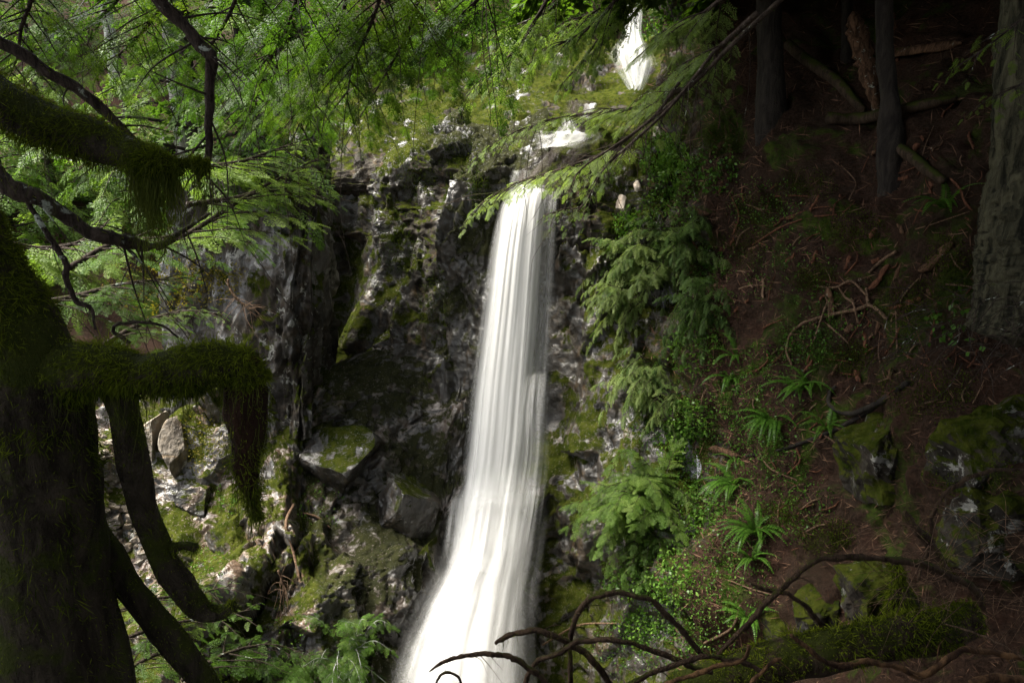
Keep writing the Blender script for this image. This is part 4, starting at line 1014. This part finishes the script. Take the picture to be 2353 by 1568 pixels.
# sunlit branches on the near side of the ravine; tint paints in some sunlight
sun_b = [
    ([(395, 372, 7.6), (470, 380, 8.1), (550, 372, 8.6), (630, 345, 9), (700, 320, 9.2)], 1.0, .85, 'sunlit branch with pale wind blurred tip above the spur'),
    ([(360, 570, 7.5), (460, 520, 8), (560, 455, 8.5), (650, 405, 8.9), (748, 355, 9.2)], 1.05, .85, 'sunlit branch whose pale tip reaches the edge of the dark cleft'),
    ([(430, 470, 8.0), (540, 455, 8.5), (640, 430, 9), (735, 455, 9.3)], .9, .65, 'green branch with drooping tips right under the pale sunlit ones'),
    ([(150, 620, 8.5), (260, 560, 8.8), (380, 545, 9.1), (500, 520, 9.4), (575, 560, 9.5)], 1.1, .5, 'green branch across the front of the bare rock spur'),
    ([(60, 700, 8.5), (170, 680, 8.8), (290, 650, 9), (420, 640, 9.2)], 1.0, .35, 'darker branch below the bent dark limb'),
    ([(240, 790, 9.2), (330, 740, 9.5), (420, 715, 9.7), (498, 720, 9.8)], .75, .62, 'small spray of green needles above the mossy arm'),
    ([(30, 560, 9.5), (90, 570, 9.8), (170, 560, 10), (240, 520, 10.2)], 1.1, .8, 'pale green branch low in the ravine'),
    ([(560, 240, 10), (640, 230, 10.3), (700, 240, 10.5), (750, 232, 10.6)], .9, .65, 'green branch with bright tips against the dark cleft'),
]
for i, (pth, sd, tn, lab) in enumerate(sun_b):
    limb('hemlock_branch', lab, pth, 7, sd, 12, FINE if i != 6 else MIDS, M_hem, 450 + i, tn, droop=.25, sub=20, group='sunlit branches in the ravine', twigs=4, tw=.3)
# boughs in the bottom corner beneath the mossy tree
for i, (pth, sd, tn, lab) in enumerate([
    ([(240, 1420, 6.4), (330, 1380, 6.8), (430, 1365, 7.2), (530, 1345, 7.5)], .8, .3, 'dark green bough behind the bent bark branches'),
    ([(250, 1480, 6.2), (360, 1440, 6.6), (460, 1420, 7), (575, 1400, 7.2)], .7, .55, 'green bough with a lit tip past the curled branch end'),
    ([(260, 1560, 6), (340, 1510, 6.3), (400, 1495, 6.6), (470, 1500, 6.8)], .7, .5, 'low bough crossing the bottom edge beside the big trunk'),
    ([(420, 1560, 6.2), (520, 1500, 6.8), (620, 1480, 7.2), (700, 1500, 7.4)], .8, .3, 'shaded bough at the bottom edge under the rock bank')]):
    limb('hemlock_branch', lab, pth, 6, sd, 9, FINE, M_hem, 470 + i, tn, droop=.25, sub=16, group='boughs at the bottom of the rock bank', twigs=4)
limb('hemlock_twig', 'soft green twig hanging in front of the huge furrowed trunk', [(2420, -60, 4.5), (2370, 20, 4.4), (2290, 90, 4.3), (2215, 145, 4.3)], 4, .4, 9, FINE, M_hemdark, 481, .8, sub=7, start=.4)
limb('hemlock_twig', 'soft green twig tip low in front of the huge furrowed trunk', [(2420, 130, 4.5), (2370, 180, 4.4), (2310, 210, 4.3), (2255, 235, 4.3)], 4, .3, 9, FINE, M_hemdark, 482, .8, sub=6, start=.4)

# ------------------------------------------------------------------ the near mossy tree
M_mosstree = mat_bark('mossy_bark', (.012, .009, .006), (.045, .036, .025), .8, 0, 14, (1, 1, .3), .06)
M_moss_deep = mat_moss('deep_moss', (.014, .024, .002), (.165, .195, .018))
M_strand = mat_moss('hanging_moss', (.020, .028, .005), (.085, .095, .022), .35)
M_rotten = mat_bark('rotten_wood', (.010, .005, .003), (.040, .020, .012), .5, 0, 12, (1, 1, .15), .06)
def strands(mb, S, N, n, r, ln, wd=.0020, sway=.16, below=True):
    """long thin moss threads hanging from the underside of a limb"""
    c = S[N[:, 2] < .1] if below else S
    p = c[r.integers(0, len(c), n)] + r.normal(0, .015, (n, 3))
    L = r.uniform(ln[0], ln[1], n) * r.uniform(.3, 1, n) * np.clip(.75 + 1.3 * fbm(p * 9, 2, s=4), .12, 1.5)
    seg = 7; t = np.linspace(0, 1, seg)
    a = r.uniform(0, 6.28, n)
    X = p[:, None] + np.stack([sway * L[:, None] * np.sin(t[None] * 3 + a[:, None]) * t, sway * L[:, None] * np.cos(t[None] * 2.3 + a[:, None]) * t, -L[:, None] * t], -1)
    b = r.uniform(-.6, .6, n); s = np.stack([np.cos(b), np.sin(b), 0 * b], -1)[:, None] * (wd * .5 * (1 - .7 * t))[None, :, None]
    V = np.stack([X - s, X + s], 2).reshape(n, seg * 2, 3)
    k = np.arange(seg - 1) * 2
    Q = np.stack([k, k + 1, k + 3, k + 2], -1)
    mb.quads(V.reshape(-1, 3), (Q[None] + (np.arange(n) * seg * 2)[:, None, None]).reshape(-1, 4), np.repeat(np.clip(.5 + r.normal(0, .25, n), 0, 1), seg - 1))
def pathw(path):
    w = np.array([P(q[0], q[1], q[2]) for q in path])
    return w, np.array([pxr(q[3], p) for q, p in zip(path, w)])
rn = np.random.default_rng(5)
base = P(120, 2050, 2.35)
tree = thing('mossy_tree', 'thick moss covered tree close by with a broken arm of hanging moss', 'tree', base)
mb, mm, ms = MB(), MB(), MB()
w, rad = pathw([(150, 2300, 2.45, 180), (145, 1900, 2.4, 165), (140, 1568, 2.35, 142), (115, 1300, 2.3, 118), (95, 1080, 2.25, 112), (70, 900, 2.25, 128), (5, 740, 2.25, 108), (-62, 600, 2.25, 88), (-115, 440, 2.25, 80), (-170, 200, 2.25, 75), (-200, -200, 2.3, 66), (-240, -700, 2.4, 60)])
S, N = tube(mb, w, rad, 40, 170, .10, 2.5, 5)
obj('trunk', mb, M_mosstree, tree, smooth=True)
k = (S[:, 2] > P(100, 1000, 2.3)[2]) & (S[:, 1] < 2.4)
fuzz(mm, S[k], N[k], 40000, rn, (.010, .042), .0026, sides=40)
k2 = (S[:, 2] <= P(100, 1000, 2.3)[2]) & (S[:, 2] > P(100, 1750, 2.3)[2])
fuzz(mm, S[k2], N[k2], 5000, rn, (.01, .04), .003, sides=40)
obj('moss', mm, M_moss_deep, tree).__setitem__('kind', 'stuff')
def arm(name, path, sides, seed, nf, fl=(.03, .09), nst=0, sl=(.1, .3), mat=None, rough=.12, st_keep=None):
    mb = MB(); w, rad = pathw(path)
    S, N = tube(mb, w, rad, sides, None, rough * 1.6, 3, seed, kink=.28)
    o = obj(name, mb, mat or M_mosstree, tree, smooth=True)
    if nf:
        mm = MB(); r = np.random.default_rng(seed); fuzz(mm, S, N, int(nf * 2.2), r, (fl[0], fl[1] * .95), .0026, sides=sides); obj('moss', mm, M_moss_deep, o).__setitem__('kind', 'stuff')
    if nst:
        mm = MB(); k = np.ones(len(S), bool) if st_keep is None else st_keep(S)
        strands(mm, S[k], N[k], nst, np.random.default_rng(seed + 1), sl); obj('hanging_moss', mm, M_strand, o).__setitem__('kind', 'stuff')
    return o
arm('limb', [(60, 860, 2.25, 90), (150, 832, 2.22, 70), (240, 826, 2.2, 58), (290, 846, 2.18, 46), (350, 850, 2.17, 52), (430, 838, 2.16, 54), (500, 832, 2.16, 54), (548, 845, 2.17, 48), (572, 880, 2.18, 34)], 22, 21, 11000, (.012, .045), 420, (.08, .30))
arm('broken_stub', [(545, 830, 2.18, 40), (556, 900, 2.18, 44), (556, 1000, 2.18, 40), (562, 1080, 2.18, 28), (574, 1140, 2.18, 17), (588, 1185, 2.18, 4)], 18, 22, 1500, (.01, .035), 260, (.1, .34), M_rotten, .2)
arm('limb', [(268, 860, 2.24, 38), (280, 960, 2.26, 36), (300, 1080, 2.3, 33), (330, 1190, 2.34, 30), (380, 1280, 2.38, 29), (430, 1350, 2.4, 30), (462, 1395, 2.42, 26), (505, 1405, 2.42, 19), (540, 1388, 2.42, 12)], 16, 23, 1600, (.008, .022), 60, (.04, .1))
arm('twig_stub', [(385, 1255, 2.37, 14), (425, 1250, 2.37, 9), (452, 1257, 2.37, 9)], 8, 24, 150, (.01, .03))
arm('limb', [(190, 1180, 2.4, 36), (240, 1270, 2.4, 33), (310, 1375, 2.45, 30), (395, 1475, 2.5, 29), (470, 1568, 2.55, 27), (560, 1680, 2.6, 24)], 14, 25, 1000, (.008, .02), 30, (.03, .08))
c, bw = MB(), MB(); r = np.random.default_rng(55)          # unseen crown added above the picture to shade the lower right
ft = np.array([-1.6, 2.6, 5.5]); tube(bw, [w0 := P(-240, -700, 2.4), [-1.9, 2.5, 3.6], ft, [-1.0, 3.6, 11]], [.10, .10, .09, .03], 10, 40, .1)
for i in range(90):
    f = (i + r.uniform(0, 1)) / 90; p = ft * (1 - f) + np.array([-1.0, 3.6, 11]) * f; a = i * 2.399; ln = 4.6 * (1 - .5 * f) * r.uniform(.6, 1.1) * (1 + .25 * math.sin(a))
    q = np.array([math.cos(a), math.sin(a), 0])
    bough(c, bw, [p, p + q * ln * .5 + [0, 0, .1 * ln], p + q * ln - [0, 0, .12 * ln]], .04, ln * .42, int(ln * 4), CROWN, r, .4, .25, .15, 1.6)
obj('branches', bw, M_bark, tree); obj('crown', c, M_hemdark, tree)
ul = thing('mossy_limb', 'heavy moss draped limb entering from the picture edge with long hanging strands', 'branch', P(-100, 150, 2.6))
tree2, tree = tree, ul
arm('limb', [(-260, 110, 2.7, 60), (-100, 180, 2.65, 58), (0, 232, 2.6, 58), (100, 275, 2.55, 54), (200, 318, 2.5, 50), (300, 352, 2.45, 46), (350, 368, 2.42, 42), (385, 378, 2.4, 28), (410, 378, 2.4, 14), (440, 374, 2.4, 6), (470, 380, 2.4, 4)], 22, 31, 11000, (.015, .055), 420, (.08, .30))
mb = MB(); r = np.random.default_rng(8)
S = np.array([P(x, y, Y) for x, y, Y in zip(r.uniform(300, 410, 500), r.uniform(380, 430, 500), r.uniform(2.36, 2.48, 500))])
strands(mb, S, np.tile([0, 0, -1.], (500, 1)), 520, r, (.10, .34), .0026); obj('hanging_moss', mb, M_strand, ul).__setitem__('kind', 'stuff')
tree = tree2

def dark_branch(name, label, path, sides=8, mat=None, seed=0, fuzz_n=0, twigs=0, tl=.2, group=None, cat='branch', rough=.14, flat_end=False, st=0):
    t = thing(name, label, cat, P(*path[0][:3]), group)
    mb = MB(); w, rad = pathw(path); r = np.random.default_rng(seed)
    if name == 'dead_limb': rad = rad * .74
    S, N = tube(mb, w, rad, sides, None, rough * 1.5, 5, seed, flat_end=flat_end, kink=.8)
    pts = cr(w, 50); T = unit(np.gradient(pts, axis=0))
    for i in range(twigs):
        k = r.integers(10, 48); d = unit(T[k] * .6 + r.normal(0, .7, 3) - np.array([0, 0, .3])); ln = tl * r.uniform(.5, 1.4)
        tube(mb, [pts[k], pts[k] + d * ln * .5 + r.normal(0, .03, 3) * tl, pts[k] + d * ln + r.normal(0, .1, 3) * tl - np.array([0, 0, .2 * ln])], [rad.mean() * .25, rad.mean() * .16, rad.mean() * .05], 4, 10)
    obj('wood', mb, mat or M_twig, t, smooth=True)
    if fuzz_n:
        mm = MB(); fuzz(mm, S, N, fuzz_n, r, (rad.mean() * .5, rad.mean() * 1.6), rad.mean() * .12, True, sides=sides); obj('moss', mm, M_moss_deep, t).__setitem__('kind', 'stuff')
    if st:
        mm = MB(); strands(mm, S, N, st, r, (.04, .14), .004); obj('hanging_moss', mm, M_strand, t).__setitem__('kind', 'stuff')
    return t
dark_branch('crooked_branch', 'crooked dark branch hanging down from the top edge with a sharp kink', [(340, -60, 4.2, 17), (375, 10, 4.2, 16), (420, 62, 4.2, 15), (462, 112, 4.2, 15), (475, 130, 4.2, 14), (479, 200, 4.2, 11), (480, 290, 4.2, 9), (475, 365, 4.2, 7), (452, 418, 4.2, 4)], 10, M_twig, 41, 0, 16, .4)
dark_branch('straight_branch', 'dark branch slanting down behind the mossy limb from the picture edge', [(-60, 80, 3.6, 15), (40, 125, 3.65, 14), (130, 178, 3.7, 13), (210, 235, 3.75, 12), (270, 290, 3.8, 10), (330, 340, 3.85, 6)], 9, M_twig, 42, 300, 6, .3)
dark_branch('bent_branch', 'dark branch sagging across the sunlit ravine below the mossy limb', [(-80, 340, 3.4, 22), (0, 398, 3.4, 20), (70, 445, 3.4, 19), (150, 510, 3.45, 16), (230, 548, 3.5, 14), (300, 566, 3.6, 12), (345, 570, 3.8, 9), (400, 548, 4.2, 6), (480, 490, 4.8, 4)], 10, M_twig, 43, 500, 12, .35)
dark_branch('hanging_twig', 'thin crooked twig hanging from the sagging dark branch', [(52, 440, 3.4, 6), (80, 490, 3.4, 6), (115, 545, 3.4, 6), (150, 600, 3.4, 7), (160, 650, 3.4, 6), (180, 695, 3.4, 6), (212, 712, 3.4, 5), (220, 755, 3.4, 3)], 7, M_twig, 44, 0, 7, .22)
dark_branch('hanging_twig', 'thin looped twig rising behind the mossy arm', [(300, 790, 3.2, 5), (262, 765, 3.2, 5), (272, 745, 3.2, 4), (330, 738, 3.2, 4), (375, 750, 3.2, 3), (410, 775, 3.2, 2)], 6, M_twig, 45, 0, 3, .15)
dark_branch('dead_spray', 'pale brown dead twigs sticking out of the rock spur', [(520, 640, 12, 3), (535, 675, 12, 3), (560, 700, 12, 2), (580, 720, 12, 1)], 5, M_stick, 46, 0, 26, .55)
dark_branch('dead_spray', 'tangle of pale roots under the boughs on the rock bank', [(640, 1310, 9.8, 3), (650, 1335, 9.8, 3), (655, 1360, 9.8, 2)], 5, M_stick, 47, 0, 22, .45)

# ------------------------------------------------------------------ dead limbs at the lower edge
A = 'arched dead limbs along the bottom edge'
M_dead = mat_bark('dead_limb', (.020, .012, .008), (.065, .042, .027), .28, .0, 20, (1, 1, .2), .06)
M_peeled = mat_bark('peeled_limb', (.020, .011, .007), (.15, .082, .038), .05, 0, 9, (1, 1, .3), .03)
arcs = [
    ('arched limb with a splintered tip reaching furthest over the foam', [(986, 1541, 4.3, 2), (1012, 1524, 4.3, 5), (1048, 1510, 4.3, 7), (1100, 1500, 4.3, 8), (1150, 1504, 4.3, 8), (1200, 1525, 4.3, 9), (1250, 1562, 4.3, 9), (1310, 1620, 4.3, 9)], M_dead, 0),
    ('mossy blunt ended arched limb pointing over the foam', [(1138, 1478, 4.5, 6), (1160, 1462, 4.5, 8), (1190, 1450, 4.5, 9), (1240, 1448, 4.5, 10), (1290, 1464, 4.5, 10), (1335, 1496, 4.5, 10), (1375, 1535, 4.5, 10), (1420, 1590, 4.5, 10)], M_dead, 500),
    ('tallest hooked limb standing over the gorge edge', [(1308, 1640, 4.6, 7), (1310, 1560, 4.6, 7), (1310, 1490, 4.6, 7), (1316, 1430, 4.6, 8), (1332, 1395, 4.6, 9), (1365, 1370, 4.6, 9), (1420, 1361, 4.6, 9), (1475, 1372, 4.6, 9), (1530, 1412, 4.6, 9), (1575, 1460, 4.6, 9), (1610, 1500, 4.6, 8)], M_dead, 250),
    ('long low arched limb crossing the hooked one', [(1195, 1600, 4.4, 9), (1220, 1535, 4.4, 8), (1260, 1503, 4.4, 8), (1330, 1476, 4.4, 8), (1420, 1472, 4.4, 8), (1490, 1488, 4.4, 8), (1560, 1520, 4.4, 8), (1640, 1548, 4.4, 7)], M_dead, 200),
    ('small hooked twig tip at the very bottom beside the foam', [(998, 1572, 4.2, 3), (1008, 1556, 4.2, 4), (1026, 1544, 4.2, 4), (1046, 1550, 4.2, 4), (1062, 1572, 4.2, 4), (1075, 1600, 4.2, 4)], M_dead, 0),
    ('blackened limb running to the mossy log', [(1400, 1600, 4.2, 8), (1460, 1560, 4.2, 8), (1540, 1528, 4.2, 8), (1620, 1508, 4.2, 8), (1680, 1516, 4.2, 8), (1750, 1540, 4.2, 7)], M_dead, 0),
    ('reddish limb running along the bottom edge under the blackened one', [(1420, 1610, 4.0, 6), (1520, 1572, 4.0, 7), (1620, 1538, 4.0, 7), (1700, 1515, 4.0, 6), (1720, 1480, 4.0, 6)], M_peeled, 0),
    ('big arched limb spanning the slope above the mossy log', [(1640, 1520, 4.8, 6), (1662, 1480, 4.8, 7), (1720, 1425, 4.8, 9), (1790, 1355, 4.8, 9), (1840, 1310, 4.8, 9), (1890, 1284, 4.8, 9), (1950, 1277, 4.8, 10), (2030, 1286, 4.8, 10), (2110, 1298, 4.8, 11), (2180, 1318, 4.8, 11), (2235, 1348, 4.8, 11), (2260, 1400, 4.8, 9)], M_dead, 700),
    ('forked dead limb curving down across the big arched one', [(1725, 1340, 4.9, 5), (1755, 1352, 4.9, 7), (1800, 1360, 4.9, 7), (1850, 1392, 4.9, 8), (1890, 1435, 4.9, 9), (1915, 1480, 4.9, 10)], M_dead, 250),
    ('upright broken mossy stub behind the big arched limb', [(2082, 1176, 5.4, 9), (2105, 1210, 5.4, 12), (2135, 1250, 5.4, 14), (2160, 1290, 5.4, 13), (2178, 1325, 5.4, 11)], M_dead, 500),
    ('slender mossy limb arching over the dark outcrop', [(2110, 1330, 5.6, 5), (2135, 1240, 5.6, 6), (2145, 1180, 5.6, 7), (2175, 1130, 5.6, 7), (2225, 1098, 5.6, 7), (2290, 1082, 5.6, 6), (2380, 1080, 5.6, 5)], M_dead, 200),
    ('pale broken ended branch lying on the mossy log', [(1815, 1458, 3.9, 4), (1845, 1480, 3.9, 7), (1890, 1512, 3.9, 8), (1925, 1532, 3.9, 9), (1990, 1522, 3.9, 9), (2060, 1530, 3.9, 9), (2110, 1545, 3.9, 10), (2180, 1505, 3.9, 10), (2250, 1498, 3.9, 10), (2380, 1512, 3.9, 9)], M_peeled, 0),
    ('thick peeled branch in the bottom corner', [(2230, 1570, 3.6, 13), (2290, 1556, 3.6, 14), (2380, 1566, 3.6, 14)], M_peeled, 0),
    ('curved peeled branch leaning out of the bottom edge below the mossy log', [(1700, 1600, 3.8, 6), (1735, 1555, 3.8, 6), (1775, 1520, 3.8, 6), (1795, 1512, 3.8, 3)], M_peeled, 0),
    ('thin bare twig slanting through the bottom corner', [(2172, 1432, 3.7, 2), (2230, 1450, 3.7, 3), (2300, 1480, 3.7, 3), (2370, 1525, 3.7, 3)], M_stick, 0),
]
for i, (lab, pth, m, fz) in enumerate(arcs):
    dark_branch('dead_limb', lab, pth, 10, m, 600 + i, fz, (5, 2, 4, 3, 1, 3, 2, 6, 3, 2, 3, 5, 0, 2, 2)[i], .22, A, 'dead branch', .16, True, 40 if i in (1, 2) else 0)
# the mossy log
t = thing('mossy_log', 'thick log furred with bright moss across the bottom corner', 'log', P(1900, 1540, 4.6))
mb = MB(); w, rad = pathw([(1480, 1640, 4.7, 40), (1600, 1580, 4.7, 44), (1760, 1530, 4.7, 48), (1900, 1497, 4.7, 48), (2040, 1468, 4.75, 48), (2150, 1448, 4.8, 46), (2240, 1420, 4.85, 36)])
S, N = tube(mb, w, rad, 26, 90, .14, 2.2, 61); obj('wood', mb, M_log, t, smooth=True)
mm = MB(); fuzz(mm, S, N, 16000, rn, (.02, .07), .008, True, .2, sides=26); obj('moss', mm, M_moss_deep, t).__setitem__('kind', 'stuff')
t = thing('moss_clump', 'cone shaped moss clump hanging from a stub under the big arched limb', 'moss clump', P(2068, 1320, 5.0))
mb = MB(); w, rad = pathw([(2055, 1290, 5.0, 8), (2062, 1330, 5.0, 12), (2070, 1360, 5.0, 26), (2075, 1400, 5.0, 36), (2085, 1440, 5.0, 38)])
S, N = tube(mb, w, rad, 16, 30, .2, 3, 62); obj('core', mb, M_log, t, smooth=True)
mm = MB(); fuzz(mm, S, N, 4000, rn, (.03, .08), .007, False, .8, sides=16); obj('moss', mm, M_moss_deep, t).__setitem__('kind', 'stuff')
# tangle of dead twigs in the corner
mb = MB(); r = np.random.default_rng(66)
for i in range(120):
    p = P(r.uniform(2080, 2420), r.uniform(1180, 1440), r.uniform(4.6, 5.4)); d = unit(np.array([-.8, -.2, .2]) + r.normal(0, .5, 3)); L = r.uniform(.2, .7)
    tube(mb, [p, p + d * L * .5 + r.normal(0, .04, 3), p + d * L - np.array([0, 0, .3 * L])], [.003, .002, .001], 4, 7)
struct(obj('dead_twigs', mb, M_stick), 'tangle of dry twigs in the dark corner', 'stuff')
mb = MB()
for i in range(90):
    p = P(r.uniform(2080, 2400), r.uniform(640, 840), r.uniform(5.2, 5.8)); d = unit(np.array([-.7, 0, -.5]) + r.normal(0, .5, 3)); L = r.uniform(.15, .5)
    tube(mb, [p, p + d * L * .5 + r.normal(0, .04, 3), p + d * L - np.array([0, 0, .2 * L])], [.005, .003, .001], 4, 7)
struct(obj('dead_twigs', mb, M_twig), 'lichen bearded dead twigs below the huge trunk', 'stuff')

# ------------------------------------------------------------------ boulders and stones
def boulder(name, label, px, py, wpx, hpx, mat, seed, lift=.25, group=None, depth=.9, cuts=16, ytilt=0.0, rough=.035, res=4, cat='boulder'):
    r = np.random.default_rng(seed)
    c, n = hit(px, py); rx, rz = pxr(wpx / 2, c), pxr(hpx / 2, c); ry = (rx + rz) * .5 * depth
    import bmesh
    bm = bmesh.new(); bmesh.ops.create_icosphere(bm, subdivisions=res, radius=1.0)
    V = np.array([v.co[:] for v in bm.verts]); Fc = [[v.index for v in f.verts] for f in bm.faces]; bm.free()
    ax = np.linalg.qr(r.normal(0, 1, (3, 3)) + 2.2 * np.eye(3))[0]
    for i in range(cuts + 6):
        d = unit(ax[i // 2] * (1 if i % 2 else -1) + r.normal(0, .18, 3)) if i < 6 else unit(r.normal(0, 1, 3))
        h = r.uniform(.52, .66) if i < 6 else r.uniform(.66, .9)
        ex = V @ d - h; V = V - np.where(ex > 0, ex, 0)[:, None] * d * .96
    V = V * np.array([rx, ry, rz]) * 1.45
    V = V + unit(V) * (facet(V * 2.2 / max(rx, .05) + seed, seed)[0] * .10 * rx)[:, None]
    V = V + unit(V) * (fbm(V * 3 / max(rx, .05) * .6 + seed, 4, s=seed) * rough * rx * 2)[:, None]
    a = ytilt; V = np.stack([V[:, 0] * math.cos(a) - V[:, 2] * math.sin(a), V[:, 1], V[:, 0] * math.sin(a) + V[:, 2] * math.cos(a)], 1)
    me = bpy.data.meshes.new(name); me.from_pydata(V.tolist(), [], Fc); me.materials.append(mat)
    o = bpy.data.objects.new(name, me); COL.objects.link(o); o.location = tuple(c + n * min(rx, rz) * lift)
    return tag(o, label, cat, group)
G_ = 'big broken boulders on the rock bank'
for i, (px, py, w, h, m, lab, tl) in enumerate([
    (775, 1055, 170, 130, M_boulder, 'rounded moss patched boulder wedged beneath the dark cleft', .1), (915, 1170, 150, 150, M_boulder, 'large shiny wet boulder with pale top left of the fall', -.5),
    (985, 1330, 120, 170, M_wet, 'dark green wedge shaped boulder jutting against the foam', -.25),     (545, 1230, 100, 110, M_pile, 'lichen edged mossy block under the hanging stub', .2),
    (410, 1040, 50, 120, M_drystone, 'tall pale slab standing behind the descending limb', .1), (350, 1010, 50, 120, M_drystone, 'cracked pale slab next to the descending limb', -.1),
    (455, 1160, 70, 80, M_pile, 'square grey block beside the standing slabs', 0)]):
    boulder('boulder', lab, px, py, w, h, m, 700 + i, -.25, G_, 1.0, 9, tl, res=5)
for i, (px, py, w, h, lab) in enumerate([(2000, 1070, 190, 220, 'big mossy outcrop with a pale lichen face on the dark slope'), (2260, 1020, 230, 200, 'dark moss grown outcrop below the dead twigs'),
    (1790, 1470, 70, 110, 'pale faced rock behind the mossy log'), (2000, 1380, 170, 140, 'shadowed grey rock between the mossy log and the arched limb'), (2240, 1200, 260, 200, 'black outcrop behind the slender mossy limb'),
    (1880, 1400, 120, 110, 'mossy rock under the forked dead limb')]):
    boulder('outcrop', lab, px, py, w, h, M_slopestone, 740 + i, -.45, 'outcrops on the dark slope', 1.0, 26, .2, .08, 5, 'outcrop')
boulder('pale_slab_stone', 'flat pale slab stone catching the sun among the rubble by the trunk', 258, 1205, 60, 34, M_drystone, 760, .5, None, .8, 9, .35, .02, 3, 'stone')
r = np.random.default_rng(12)
for i in range(110):
    px, py = r.uniform(205, 330), r.uniform(1000, 1345)
    boulder('rubble_stone', 'small pale angular stone in the rubble beside the near trunk', px, py, r.uniform(8, 30), r.uniform(6, 20), M_drystone, 800 + i, .3, 'rubble stones beside the near trunk', .9, 9, r.uniform(-.6, .6), .02, 2, 'stone')
for i, (px, py, w) in enumerate([(1432, 475, 30), (1465, 432, 18), (1512, 310, 22)]):
    boulder('white_rock', ['white lichen crusted rock at the gorge edge below the salal', 'small white lichen rock between the lip and the salal', 'white splashed rock beside the chute'][i], px, py, w, w * 1.4, mat_rock('white_rock%d' % i, -.3, -.5, .5, 5.5, .1, w=i * 9.0) if i == 0 else bpy.data.materials['white_rock0'], 930 + i, .2, None, .8, 9, .3, .03, 4, 'rock')
